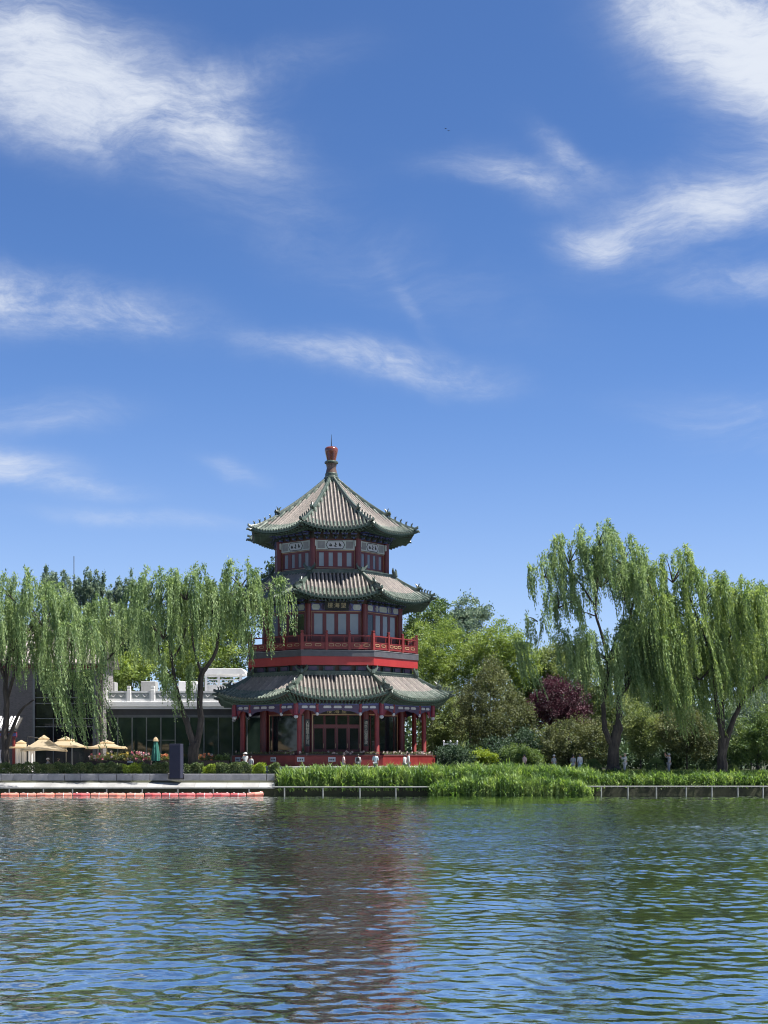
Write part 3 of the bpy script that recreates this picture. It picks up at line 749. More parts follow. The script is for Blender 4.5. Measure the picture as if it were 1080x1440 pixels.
    brackets(4.66, zf(758, 4.66), zf(745, 4.7), 5, 3, .75)
    brackets(5.78, zf(850, 5.78), zf(841, 5.8), 6, 3, .8)
    # under the balcony
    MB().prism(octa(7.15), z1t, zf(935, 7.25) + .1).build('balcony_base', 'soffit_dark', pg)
    ab2 = 6.62; m = MB(); hh = ab2 * T8
    for i in range(4):
        x = (-1 + 2 * (i + .5) / 4) * hh; m.box(x - .5, x + .5, -ab2 - .16, -ab2, z1t + .35, zf(936, 6.8)); m.box(x - .34, x + .34, -ab2 - .22, -ab2 - .16, z1t + .45, zf(936, 6.8) - .05, 1)
    o = m.build('base_carving', ['bracket_green', 'beam_purple'], pg); around(o)
    # ------------------------------------------------------------ balcony
    ao = ap(7.85); ho = ao * T8
    zr0, zr1, zfl = zf(935, ao), zf(923, ao), zf(914.6, ao)
    f0 = MB().box(-ho, ho, -ao, -ao + .5, zr0, zr1).build('fascia_board', 'fascia_red', pg); around(f0)
    h2 = (ao + .07) * T8
    f1 = MB().box(-h2, h2, -ao - .07, -ao + .6, zr1 + .002, zfl).build('deck_edge', 'deck_grey', pg)
    MB().box(-h2 - .01, h2 + .01, -ao - .1, -ao + .3, zfl, zfl + .035).build('edge_strip', 'stone_panel', f1); around(f1)
    MB().prism(octa(7.4), zr0 + .02, zfl - .02).build('balcony_slab', 'deck_grey', pg)
    # railing: one panel per face with posts and cartouche rings
    ar = ao - .12; hr_ = ar * T8; rz_ = zfl + .035
    zt_ = zf(893, ar); post_t = zf(886.5, ar)
    rl = MB()
    rl.box(-hr_, hr_, -ar - .05, -ar + .05, zt_ - .1, zt_).box(-hr_, hr_, -ar - .035, -ar + .035, zf(902.5, ar) - .06, zf(902.5, ar)).box(-hr_, hr_, -ar - .04, -ar + .04, rz_ + .1, rz_ + .2)
    rl.box(-hr_, hr_, -ar - .012, -ar + .012, rz_ + .2, zf(903.5, ar) - .01)
    for x in (-2.6, -1.3, -.55, .55, 1.3, 2.6): rl.box(x - .03, x + .03, -ar - .03, -ar + .03, zf(902.5, ar) + .001, zt_ - .101)
    rail = rl.build('railing', 'red_paint', pg)
    posts = [-hr_, -.92, .98]
    for x in posts:
        w_ = .13 if abs(x) > 2 else .11
        MB().box(x - w_, x + w_, -ar - w_, -ar + w_, rz_, post_t - .2).box(x - w_ * .6, x + w_ * .6, -ar - w_ * .6, -ar + w_ * .6, post_t - .2, post_t - .14).box(x - w_ * .9, x + w_ * .9, -ar - w_ * .9, -ar + w_ * .9, post_t - .14, post_t).build('post', 'red_paint', rail, bevel=.012)
    def ring(x, z, w_, h_, t_):
        m = MB(); o = []; i_ = []
        for k in range(16):
            an = 2 * math.pi * k / 16; c, s_ = math.cos(an), math.sin(an)
            px = math.copysign(abs(c) ** .55, c) * w_; pz = math.copysign(abs(s_) ** .55, s_) * h_
            o.append((px, pz)); i_.append((px * (1 - t_ / w_), pz * (1 - t_ / h_)))
        vs = [(x + p[0], -ar - .05, z + p[1]) for p in o] + [(x + p[0], -ar - .05, z + p[1]) for p in i_] + [(x + p[0], -ar - .01, z + p[1]) for p in o] + [(x + p[0], -ar - .01, z + p[1]) for p in i_]
        fs = []
        for k in range(16):
            j = (k + 1) % 16; fs += [(k, j, 16 + j, 16 + k), (k, 32 + k, 32 + j, j), (16 + k, 16 + j, 48 + j, 48 + k)]
        return m.add(vs, fs)
    for x in (-2.35, -1.55, -.42, .33, 1.0 + .75, 2.45, -.05 + 1.2):
        pass
    for x in (-2.42, -1.62, -.52, .03, .58, 1.62, 2.42):
        ring(x, zf(906.8, ar), .26 if abs(x) > 1 else .22, .115, .035).build('rail_ring', 'gold_paint', rail)
    around(rail)
    # ------------------------------------------------------------ second storey
    z2f = zfl - .02
    def storey(r, z0, z1, zs, zwin_t, npane, colr, glass, sill=True, pane_w=None, mull=.1):
        """columns, dado, window frame with panes on each face; glass: face -> material per pane"""
        cx, cy = r * math.sin(R(22.5)), -r * math.cos(R(22.5))
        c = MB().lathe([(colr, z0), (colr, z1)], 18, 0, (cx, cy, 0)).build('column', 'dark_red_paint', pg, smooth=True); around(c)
        a0 = ap(r) - .02; hh = a0 * T8 - colr + .06
        dd = MB().box(-hh, hh, -a0, -a0 + .15, z0, zs).build('dado', 'dark_red_paint', pg); around(dd)
        dd = MB().box(-hh, hh, -a0, -a0 + .15, zwin_t, z1 - .01).build('lintel', 'dark_red_paint', pg); around(dd)
        gm = hh - .16
        for k in range(8):
            m = MB().box(-hh, -gm, -a0 + .02, -a0 + .14, zs, zwin_t).box(gm, hh, -a0 + .02, -a0 + .14, zs, zwin_t)
            wtot = 2 * gm; cell = wtot / npane
            m.box(-gm, gm, -a0 + .03, -a0 + .13, zs, zs + .12).box(-gm, gm, -a0 + .03, -a0 + .13, zwin_t - .14, zwin_t)
            for i in range(npane + 1):
                x = -gm + i * cell; mw = mull * (1 if 0 < i < npane else .8); m.box(max(-gm, x - mw), min(gm, x + mw), -a0 + .035, -a0 + .125, zs + .12, zwin_t - .14)
            wo = m.build('window', 'dark_red_paint', pg); wo.rotation_euler = (0, 0, A45[k])
            e = MB()
            for x in (-hh + .03, hh - .07): e.box(x, x + .04, -a0 - .02, -a0 + .03, zs - (.35 if sill else .06), zwin_t + .06)
            e.box(-hh + .07, hh - .07, -a0 - .02, -a0 + .03, zwin_t + .02, zwin_t + .06)
            if not sill: e.box(-hh + .07, hh - .07, -a0 - .02, -a0 + .03, zs - .06, zs - .02)
            e.build('gold_trim', 'gold_paint', wo)
            for i in range(npane):
                x = -gm + i * cell
                MB().box(x + mull * .5, x + cell - mull * .5, -a0 + .07, -a0 + .09, zs + .1, zwin_t - .12).build('pane', glass(k, i), wo)
        return a0, hh
    zw2t = zf(860.5, 5.73); zs2 = zf(893.5, 5.73)
    a2, h2_ = storey(6.2, z2f, zf(849.5, 5.75), zs2, zw2t, 4, .28, lambda k, i: 'blind_glass' if k == 0 or (k == 1 and i > 0) else 'dark_glass', True, None, .16)
    zw3t = zf(774.5, 4.62); zs3 = zf(798, 4.62)
    a3, h3_ = storey(5.0, z2t - .1, zf(757.5, 4.62), zs3 - .0, zw3t, 4, .27, lambda k, i: 'blind_glass' if k == 0 else 'shade_glass', False, None, .2)
    # painted beams
    zq0, zq1 = zf(860, 5.73) + .08, zf(850, 5.73) + .06
    bm_ = MB().box(-h2_ + .02, h2_ - .02, -a2 - .12, -a2 + .05, zq0, zq1).build('painted_beam', 'beam_blue', pg)
    for x, w_, mt in ((-h2_ + .42, .36, 'panel_white'), (-h2_ + 1.12, .28, 'beam_purple'), (-.85, .22, 'panel_white'), (0, .55, 'panel_white'), (.85, .22, 'panel_white'), (h2_ - 1.12, .28, 'beam_purple'), (h2_ - .42, .36, 'panel_white')):
        pn = MB().hprism([(x - w_, (zq0 + zq1) / 2), (x - w_ + .1, zq0 + .06), (x + w_ - .1, zq0 + .06), (x + w_, (zq0 + zq1) / 2), (x + w_ - .1, zq1 - .06), (x - w_ + .1, zq1 - .06)], -a2 - .135, -a2 - .115).build('beam_panel', mt, bm_)
    around(bm_)
    # signboard on the second storey
    zs0, zs1 = zf(857.5, 6.3), zf(845.5, 6.3)
    sb = MB().box(-.96, .96, 0, .1, 0, zs1 - zs0).box(-1.0, 1.0, -.03, .0, -.04, .05).box(-1.0, 1.0, -.03, .0, zs1 - zs0 - .05, zs1 - zs0 + .04).box(-1.0, -.9, -.03, .0, .05, zs1 - zs0 - .05).box(.9, 1.0, -.03, .0, .05, zs1 - zs0 - .05)
    sbo = sb.build('signboard', 'black_lacquer', pg, bevel=.012); sbo.location = (0, -6.25, zs0); sbo.rotation_euler = (R(10), 0, 0)
    for i, ch in enumerate('樓海望'):
        t = link('lettering', text_mesh(ch, .46, 'gold_letter', .012), sbo); t.location = (-.56 + .56 * i, -.018, (zs1 - zs0) / 2); t.rotation_euler = (R(90), 0, 0)
    # top-storey panels with ink cartouches
    zp0, zp1 = zf(772.8, 4.62), zf(759.5, 4.62)
    pnl = MB().box(-h3_ + .02, h3_ - .02, -a3 - .06, -a3 + .03, zp0, zp1).build('painted_panel', 'panel_white', pg)
    zc = (zp0 + zp1) / 2; hz = (zp1 - zp0) / 2 - .04; wz = .82
    MB().hprism([(-wz, zc), (-wz + .2, zc - hz), (wz - .2, zc - hz), (wz, zc), (wz - .2, zc + hz), (-wz + .2, zc + hz)], -a3 - .075, -a3 - .055).build('cartouche_rim', 'ink', pnl)
    hz2 = hz - .06; w2 = wz - .06
    MB().hprism([(-w2, zc), (-w2 + .17, zc - hz2), (w2 - .17, zc - hz2), (w2, zc), (w2 - .17, zc + hz2), (-w2 + .17, zc + hz2)], -a3 - .085, -a3 - .07).build('cartouche', 'beam_white', pnl)
    for sx in (-1, 1):
        MB().hprism([(sx * (h3_ - .5) - .3, zp0 + .1), (sx * (h3_ - .5) + .3, zp0 + .1), (sx * (h3_ - .5) + .3, zp1 - .1), (sx * (h3_ - .5) - .3, zp1 - .1)], -a3 - .075, -a3 - .055).build('corner_panel', 'stone_panel', pnl)
        MB().box(sx * (h3_ + .12) - .22, sx * (h3_ + .12) + .22, -a3 - .22, -a3 - .05, zp0 + .28, zp1).build('beam_end', 'panel_white', pnl, bevel=.03)
    blobs = MB(); rr = random.Random(3)
    for cx_ in (-.4, -.02, .36):
        for j in range(4):
            x = cx_ + rr.uniform(-.1, .1); z = zc + rr.uniform(-.12, .12); an = rr.uniform(0, 3.1); l_ = rr.uniform(.07, .15)
            pts = [(x + math.cos(an) * l_ * c - math.sin(an) * .045 * s_, z + math.sin(an) * l_ * c + math.cos(an) * .045 * s_) for c, s_ in ((-1, 0), (-.5, -1), (.6, -.8), (1, 0), (.5, 1), (-.6, .9))]
            blobs.hprism(pts, -a3 - .0935 - .0004 * j, -a3 - .084)
    blobs.build('ink_painting', 'ink', pnl)['kind'] = 'stuff'
    around(pnl)
    # ------------------------------------------------------------ finial
    zz = lambda py: Z(py, YC) - G
    MB().lathe([(.62, zz(678)), (.66, zz(672)), (.56, zz(670.5)), (.56, zz(666.5)), (.5, zz(665.5))], 24, 0).build('finial_base', 'ridge_green', pg, smooth=True)
    MB().lathe([(.5, zz(665.6)), (.46, zz(662)), (.41, zz(658.5)), (.47, zz(654)), (.5, zz(652.3))], 24, 0).build('finial_neck', 'finial_brown', pg, smooth=True)
    MB().lathe([(.5, zz(652.5)), (.6, zz(651.8)), (.61, zz(650)), (.5, zz(648.5)), (.4, zz(648))], 24, 0).build('finial_ring', 'ridge_green', pg, smooth=True)
    MB().lathe([(.4, zz(648)), (.46, zz(643.5)), (.53, zz(639)), (.58, zz(635.5)), (.595, zz(633)), (.56, zz(630.6)), (.44, zz(629)), (.22, zz(628.2)), (.02, zz(628))], 28).build('finial_bulb', 'finial_glaze', pg, smooth=True)
    MB().tube([(0, 0, zz(628.4)), (0, 0, zz(621)), (0, 0, zz(611))], [.045, .03, .012], 6).build('lightning_rod', 'dark_metal', pg)
    return pg
def me_h(me):
    zs = [v.co.y for v in me.vertices]; return max(zs) - min(zs)
PAGODA = build_pagoda()

# ---------------------------------------------------------------- left side: brick hall, glass wing, terrace
def bx(x0, x1, y0, y1, z0, z1, name, mat, parent, bevel=0):
    return MB().box(x0, x1, y0, y1, z0, z1).build(name, mat, parent, bevel=bevel)

def build_hall():
    Y = 134.0; xr = X(145, Y); xl = X(-150, Y)
    t = thing('brick_hall', 'tall grey brick hall with a big window grid and pale tiled roof behind the willow', 'building', (xl, Y, G))
    L_ = lambda px: X(px, Y) - xl
    zt = Z(934, Y) - G; ww = (L_(46), L_(135)); wz = (.35, Z(942.5, Y) - G)
    W = xr - xl
    for (a, b, c, d) in ((0, ww[0], -.1, zt), (ww[1], W, -.1, zt), (ww[0], ww[1], wz[1], zt), (ww[0], ww[1], -.1, wz[0])):
        bx(a, b, 0, 5, c, d, 'brick_wall', 'grey_brick', t)
    fr = MB().box(ww[0], ww[0] + .22, -.06, .12, wz[0], wz[1]).box(ww[1] - .3, ww[1], -.06, .12, wz[0], wz[1]).box(ww[0] + .22, ww[1] - .3, -.06, .12, wz[1] - .2, wz[1])
    win = fr.build('window', 'frame_grey', t)
    cols = [L_(50), L_(75), L_(101), L_(131)]; rows = [wz[0], Z(1022, Y) - G, Z(1010.5, Y) - G, Z(989, Y) - G, Z(981, Y) - G, wz[1] - .2]
    for i, x in enumerate(cols[1:-1]): bx(x - .04, x + .04, -.03, .1, wz[0], rows[2 if i == 0 else 3], 'mullion', 'frame_grey', win)
    for z in rows[1:-1]: bx(ww[0] + .22, ww[1] - .3, -.04, .09, z - .035, z + .035, 'transom', 'frame_grey', win)
    for i in range(3):
        for j in range(5):
            bx(cols[i] + .05, cols[i + 1] - .05, .1, .12, rows[j] + .04, rows[j + 1] - .04, 'pane', 'dark_glass', win)
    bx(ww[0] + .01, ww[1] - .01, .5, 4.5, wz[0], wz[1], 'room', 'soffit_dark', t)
    pipe = MB().tube([(L_(139), -.1, 0), (L_(139), -.1, zt - .2)], .07, 8).build('downpipe', 'frame_grey', t)
    # roof
    bx(-.2, W + .3, -.7, .0, zt - .42, zt - .05, 'eave_board', 'dark_red_paint', t)
    z0 = zt - .02; zr = Z(884, 136.6) - G
    sl_ = MB().add([(-.4, -.95, z0), (W + .4, -.95, z0), (W + .4, 2.6, zr), (-.4, 2.6, zr), (W + .4, 6.2, z0), (-.4, 6.2, z0), (-.4, -.95, z0 - .12), (W + .4, -.95, z0 - .12), (W + .4, 6.2, z0 - .12), (-.4, 6.2, z0 - .12)],
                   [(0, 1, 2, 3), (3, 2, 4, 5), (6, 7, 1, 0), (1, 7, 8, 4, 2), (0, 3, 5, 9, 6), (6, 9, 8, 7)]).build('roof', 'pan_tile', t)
    n = int((W + .8) / .36)
    rowm = MB(); K = 5; steps = 12; vs = []
    tg = Vector((0, 3.6, zr - z0)).normalized(); nm = Vector((0, -tg.z, tg.y))
    for s in range(steps):
        for sub in (0, .93):
            p = Vector((0, -1.0, z0)).lerp(Vector((0, 2.6, zr)), (s + sub) / steps)
            for k in range(K):
                a = math.pi * k / (K - 1); vs.append(p + Vector((math.cos(a) * (.085 if sub == 0 else .105), 0, 0)) + nm * (math.sin(a) * .13))
    rowm.add(vs, [(r * K + k, r * K + k + 1, (r + 1) * K + k + 1, (r + 1) * K + k) for r in range(steps * 2 - 1) for k in range(K - 1)] + [tuple(reversed(range(K)))])
    me = rowm.mesh('tile_row', 'roof_pale_tile', smooth=True)
    for i in range(n):
        o = link('tile_row', me, sl_); o.location = (-.3 + .36 * i, random.uniform(-.02, .02), 0)
    bx(-.4, W + .4, 2.4, 2.85, zr - .05, zr + .35, 'roof_ridge', 'roof_pale_tile', t)
build_hall()

def build_porch():
    Y = 118.0; x0, x1 = X(-60, Y), X(24, Y)
    t = thing('small_porch', 'small red porch with a white-tiled roof edge beside the far left willow trunk', 'porch', (x0, Y, G))
    W = x1 - x0; ze = Z(1024, Y) - G; zr = Z(1009, Y + 1.6) - G
    for x in (.3, W / 2, W - .35): MB().lathe([(.13, 0), (.13, ze - .3)], 12, 0, (x, .3, 0)).build('column', 'red_paint', t, smooth=True)
    bx(.1, W - .1, .18, .42, ze - .75, ze - .3, 'beam', 'red_paint', t); bx(.1, W - .1, .14, .18, ze - .66, ze - .4, 'beam_panel', 'beam_blue', t)
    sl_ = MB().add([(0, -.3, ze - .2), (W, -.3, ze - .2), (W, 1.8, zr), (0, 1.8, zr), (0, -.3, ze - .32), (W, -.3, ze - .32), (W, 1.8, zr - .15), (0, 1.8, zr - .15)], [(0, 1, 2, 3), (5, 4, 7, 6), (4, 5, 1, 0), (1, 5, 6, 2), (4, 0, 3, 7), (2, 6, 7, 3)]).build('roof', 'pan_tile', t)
    m = MB().tube([(0, -.36, ze - .14), (0, .6, ze + (zr - ze) * .4 - .08), (0, 1.8, zr + .06)], .1, 7); me = m.mesh('tile_row', 'white_paint', smooth=True)
    for i in range(int(W / .3)): o = link('tile_row', me, sl_); o.location = (.15 + .3 * i, 0, 0)
    bx(.1, W * .72, 1.4, 1.6, 0, 2.0, 'panel_wall', 'white_paint', t)
build_porch()

def build_wing():
    Y = 136.0; x0, x1 = X(145.5, 134), X(368, Y)
    t = thing('glass_wing', 'low restaurant wing with a dark glass front and white terrace edge', 'building', (x0, Y, G))
    W = x1 - x0; L_ = lambda px: X(px, Y) - x0
    zg, zb, zs0, zs1 = Z(1009, Y) - G, Z(995.5, Y) - G, Z(994, Y) - G, Z(987, Y) - G
    bx(0, W, .0, 10, zg + .25, zs0 - .02, 'header_beam', 'slate_grey', t)
    bx(0, W, -.04, .2, zg, zg + .248, 'header_frame', 'frame_grey', t)
    bx(-.2, W, -.55, 10, zs0, zs1, 'terrace_slab', 'white_marble', t, bevel=.03)
    bx(-.2, W, -.4, -.1, zs0 - .22, zs0 - .001, 'slab_moulding', 'white_marble', t)
    bx(0, W, -.05, .3, 0, .25, 'base_kerb', 'stone_grey', t)
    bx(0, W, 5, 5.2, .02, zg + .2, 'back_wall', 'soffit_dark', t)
    px = [145.5 + 20.2 * i for i in range(12)]
    for i in range(len(px) - 1):
        a, b = L_(px[i]), L_(px[i + 1])
        if b > W: break
        m = bx(a - .05, a + .05, -.06, .1, .25, zg, 'mullion', 'steel_pale', t)
        bx(a + .05, b - .05, .0, .02, .25, zg, 'glass_pane', 'reflection_glass', t)
    for i in (3, 4): bx(L_(px[i]) + .05, L_(px[i + 1]) - .05, -.03, -.002, zg - 2.2, zg - 2.13, 'transom', 'steel_pale', t)
    # balustrade on the terrace
    bal = bx(.1, W, -.36, -.2, zs1 + .03, zs1 + .16, 'balustrade', 'white_marble', t)
    pp = [149 + 33.2 * i for i in range(7)]
    postm = MB().box(-.17, .17, -.17, .17, 0, 1.18).box(-.12, .12, -.12, .12, 1.18, 1.24).box(-.16, .16, -.16, .16, 1.24, 1.5).mesh('post', 'white_marble', bevel=.02)
    for i, p in enumerate(pp):
        x = L_(p)
        if x > W: break
        o = link('post', postm, bal); o.location = (x, -.28, zs1 + .002)
        if i + 1 < len(pp):
            x2 = min(W, L_(pp[i + 1])); a, b = x + .17, x2 - .17
            m = MB().box(a, b, -.34, -.22, zs1 + .16, zs1 + .3).box(a, b, -.36, -.2, zs1 + .86, zs1 + 1.02).box(a, a + .14, -.34, -.22, zs1 + .3, zs1 + .86).box(b - .14, b, -.34, -.22, zs1 + .3, zs1 + .86)
            bx(a + .14, b - .14, -.26, -.235, zs1 + .3, zs1 + .86, 'shaded_recess', 'panel_white', bal)  # same marble; the darker material paints in the shade of the recess
            for c in (a + (b - a) * .3, a + (b - a) * .7):
                m.tube([(c - .22, -.29, zs1 + .72), (c - .1, -.3, zs1 + .55), (c, -.3, zs1 + .46), (c + .1, -.3, zs1 + .55), (c + .22, -.29, zs1 + .72)], .05, 6)
                m.tube([(c - .1, -.29, zs1 + .72), (c, -.3, zs1 + .62), (c + .1, -.29, zs1 + .72)], .04, 6)
            m.build('balustrade_panel', 'white_marble', bal)
    # pavilion roof shading the terrace, roof boxes
    c = thing('terrace_canopy', 'white flat canopy on posts at the right end of the terrace', 'canopy', (X(284, 140), 140, G + zs1))
    cw = X(345, 140) - X(284, 140); z0 = Z(948, 140) - G - zs1; z1 = Z(940, 140) - G - zs1
    MB().hprism([(0, z0), (cw, z0), (cw, z0 + .25), (cw - .3, z1), (.3, z1), (0, z0 + .25)], 0, 4).build('canopy_roof', 'white_paint', c, bevel=.03)
    for x in (.25, 1.5, cw - .6): bx(x, x + .22, .2, .42, 0, z0, 'post', 'white_paint', c)
    for i in range(3): bx(.3, cw - .2, .3, .36, z0 - .28 - .3 * i, z0 - .18 - .3 * i, 'slat', 'white_paint', c)
    bx(.4, 2.0, .6, .7, 0, z0 - 1.0, 'screen', 'white_paint', c)
    for (a, b, top, lab) in ((147.5, 161.5, 959, 'grey rooftop unit at the left end of the terrace next to the hall'), (198, 219, 958, 'grey rooftop unit behind the middle of the balustrade'), (251, 277, 958, 'pale rooftop unit behind the willow branches by the canopy')):
        u = thing('rooftop_unit', lab, 'rooftop unit', (X(a, 141), 141, G + zs1), 0, 'rooftop units on the terrace')
        w = X(b, 141) - X(a, 141); h = Z(top, 141) - G - zs1
        bx(0, w, 0, 1.6, .1, h, 'casing', 'white_paint' if a > 240 else 'grey_box', u, bevel=.04)
        bx(.08, w - .08, -.03, 0, .25, .6, 'grille', 'frame_grey', u); bx(.1, w - .1, .1, 1.5, 0, .1, 'foot', 'frame_grey', u)
build_wing()

# ---------------------------------------------------------------- quay wall, slope, railings, boom
def build_quay():
    Yq = 110.9; xr = X(386, Yq)
    t = thing('quay_wall', 'low grey stone panel wall along the left quay below the hedge', 'wall', (0, Yq + 1.2, .9))
    xs = [-90]
    p = -640
    pxs = []
    x = X(-420, 112)
    i = 0
    gap = {5}
    edges = [-200, -174, -149, -123, -98, -73, -48, -22, 2, 19.5, 45, 67.5, 91, 113, 138, 163.5, 187, 210.5, 236.5, 258.5, 281, 303.5, 326, 350, 374.5, 386]
    for a, b in zip(edges[:-1], edges[1:]):
        if a == 236.5: continue
        g = .05 if int(a) in (19, 67, 138, 163, 210, 350, 374) else .02
        x0, x1 = X(a, 112.1) + g / 2, X(b, 112.1) - g / 2
        MB().box(x0, x1, -.03, .2, 0, Z(1088, 112.1) - .9 - .06).build('stone_panel', 'stone_panel', t, bevel=.012)
    bx(X(-200, 112.1), X(236.5, 112.1), -.02, .3, Z(1088, 112.1) - .9 - .058, Z(1088, 112.1) - .9, 'coping', 'stone_panel', t)
    bx(X(258.5, 112.1), X(386, 112.1), -.02, .3, Z(1088, 112.1) - .9 - .058, Z(1088, 112.1) - .9, 'coping', 'stone_panel', t)
    bx(X(-200, 112.1), X(386, 112.1), .2, .6, -.5, .55, 'wall_core', 'slate_grey', t)
    s = thing('quay_slope', 'pale sloping concrete apron between the stone panels and the water', 'apron', (0, Yq, 0))
    m = MB(); n = 26
    for i in range(n):
        a, b = X(-200, 111) + (xr - X(-200, 111)) * i / n + .006, X(-200, 111) + (xr - X(-200, 111)) * (i + 1) / n - .006
        z0, z1 = Z(1107, Yq), Z(1098.5, Yq + 1.17)
        MB().add([(a, 0, z0), (b, 0, z0), (b, 1.17, z1), (a, 1.17, z1), (a, 0, z0 - .1), (b, 0, z0 - .1), (b, 1.17, z0 - .1), (a, 1.17, z0 - .1)], [(0, 1, 2, 3), (4, 5, 1, 0), (1, 5, 6, 2), (4, 0, 3, 7), (3, 2, 6, 7), (5, 4, 7, 6)]).build('concrete_slab', 'concrete_pale', s)
    # quay face in a dark colour painted for the shaded void under the apron
    bx(X(-200, 111), xr, .35, 1.1, -.8, Z(1107, Yq) - .11, 'quay_face', 'void_shade_stone', s)
    # pipe railings at the water
    def rail(px0, px1, posts, py, lab, Y=110.35):
        r = thing('water_railing', lab, 'railing', (X(px0, Y), Y, 0), 0, 'low pipe railings at the water')
        z = Z(py, Y); W = X(px1, Y) - X(px0, Y)
        MB().tube([(0, 0, z), (W, 0, z)], .055, 8).build('rail', 'steel_pale', r, smooth=True)
        for p in posts:
            x = X(p, Y) - X(px0, Y); MB().tube([(x, 0, -.5), (x, 0, z - .055)], .06, 8).build('post', 'steel_pale', r, smooth=True)
    rail(-60, 383, (-40, 13, 61, 102, 150, 200, 250, 300, 350), 1108.5, 'low pipe rail under the pale apron on the left')
    rail(383.6, 608, (400, 454, 506, 556.5, 606), 1106.8, 'low pipe rail on posts in front of the tall reeds')
    rail(818, 1130, (845.5, 883, 923, 965, 1001, 1037.5, 1073, 1110), 1106, 'low pipe rail on posts at the right end of the shore')
    # floating boom
    Yf = 108.4
    b = thing('floating_boom', 'red and white floating barrier lying along the left quay', 'float barrier', (X(-110, Yf), Yf, 0))
    edges = [-110, -80, -52, -25, 1, 27, 51.5, 77.5, 102, 127, 152.5, 177.5, 203, 227, 251, 275.5, 299.5, 323.5, 346.5, 371]
    prevY = 0
    for i, (p0, p1) in enumerate(zip(edges[:-1], edges[1:])):
        L_ = X(p1, Yf) - X(p0, Yf) - .05; dy = 0; rz = 0
        x = X(p0, Yf) - X(-110, Yf) + .025
        last = i == len(edges) - 2
        m = MB(); r_ = .18
        prof = [(.06, 0), (r_ * .9, .03), (r_, .08), (r_, L_ * .46), (r_ * 1.06, L_ * .48), (r_ * 1.06, L_ * .52), (r_, L_ * .54), (r_, L_ - .08), (r_ * .9, L_ - .03), (.06, L_)]
        k0 = len(m.v); m.lathe(prof, 12, 0); m.v = [(z, y, x_) for x_, y, z in m.v]
        m.m = [1 if (j // 12) == 4 and i % 2 else 0 for j in range(len(m.m))]
        o = m.build('float', ['float_red' if (i // 3) % 3 or i < 4 else 'float_orange', 'float_white'], b, smooth=True)
        if i < 8: o.data.materials[0] = MAT['float_orange']
        o.location = (x, math.sin(i * 1.7) * .05, .06); o.rotation_euler = (random.uniform(-.2, .2), -.09 if last else random.uniform(-.01, .01), .1 if last else random.uniform(-.03, .03))
        h = MB()
        for q in (.18, .8): h.box(L_ * q, L_ * q + .12, -.1, .1, r_ - .012, r_ + .02)
        h.build('float_cap', 'float_white', o)
        MB().tube([(L_ - .02, 0, 0), (L_ + .08, 0, 0)], .045, 6).build('link', 'dark_metal', o)
build_quay()

def foliage_box(name, x0, x1, y0, y1, z0, z1, n, mat, parent, size=.12, lump=.08):
    """clipped planting: leaves through the outer skin of a soft box, over a twiggy core"""
    C = np.stack([rng.uniform(x0, x1, n), rng.uniform(y0, y1, n), rng.uniform(z0, z1, n)], 1)
    ax = rng.integers(0, 4, n)
    C[ax == 0, 1] = y0 + np.abs(rng.normal(0, .06, (ax == 0).sum())); C[ax == 1, 2] = z1 - np.abs(rng.normal(0, .06, (ax == 1).sum()))
    C[:, 2] += lump * (np.sin(C[:, 0] * 3.1) + np.sin(C[:, 0] * 7.3 + C[:, 1] * 4)) * (C[:, 2] - z0) / max(.1, z1 - z0)
    C[:, 1] += lump * np.sin(C[:, 0] * 5.2 + C[:, 2] * 4)
    D = rng.normal(size=(n, 3)) + np.array([0, -.5, .6])
    return link(name, quads_mesh(name, leaves(C, D, rng.uniform(.6, 1.3, n) * size, rng.uniform(.5, .8, n) * size), 4, mat), parent)

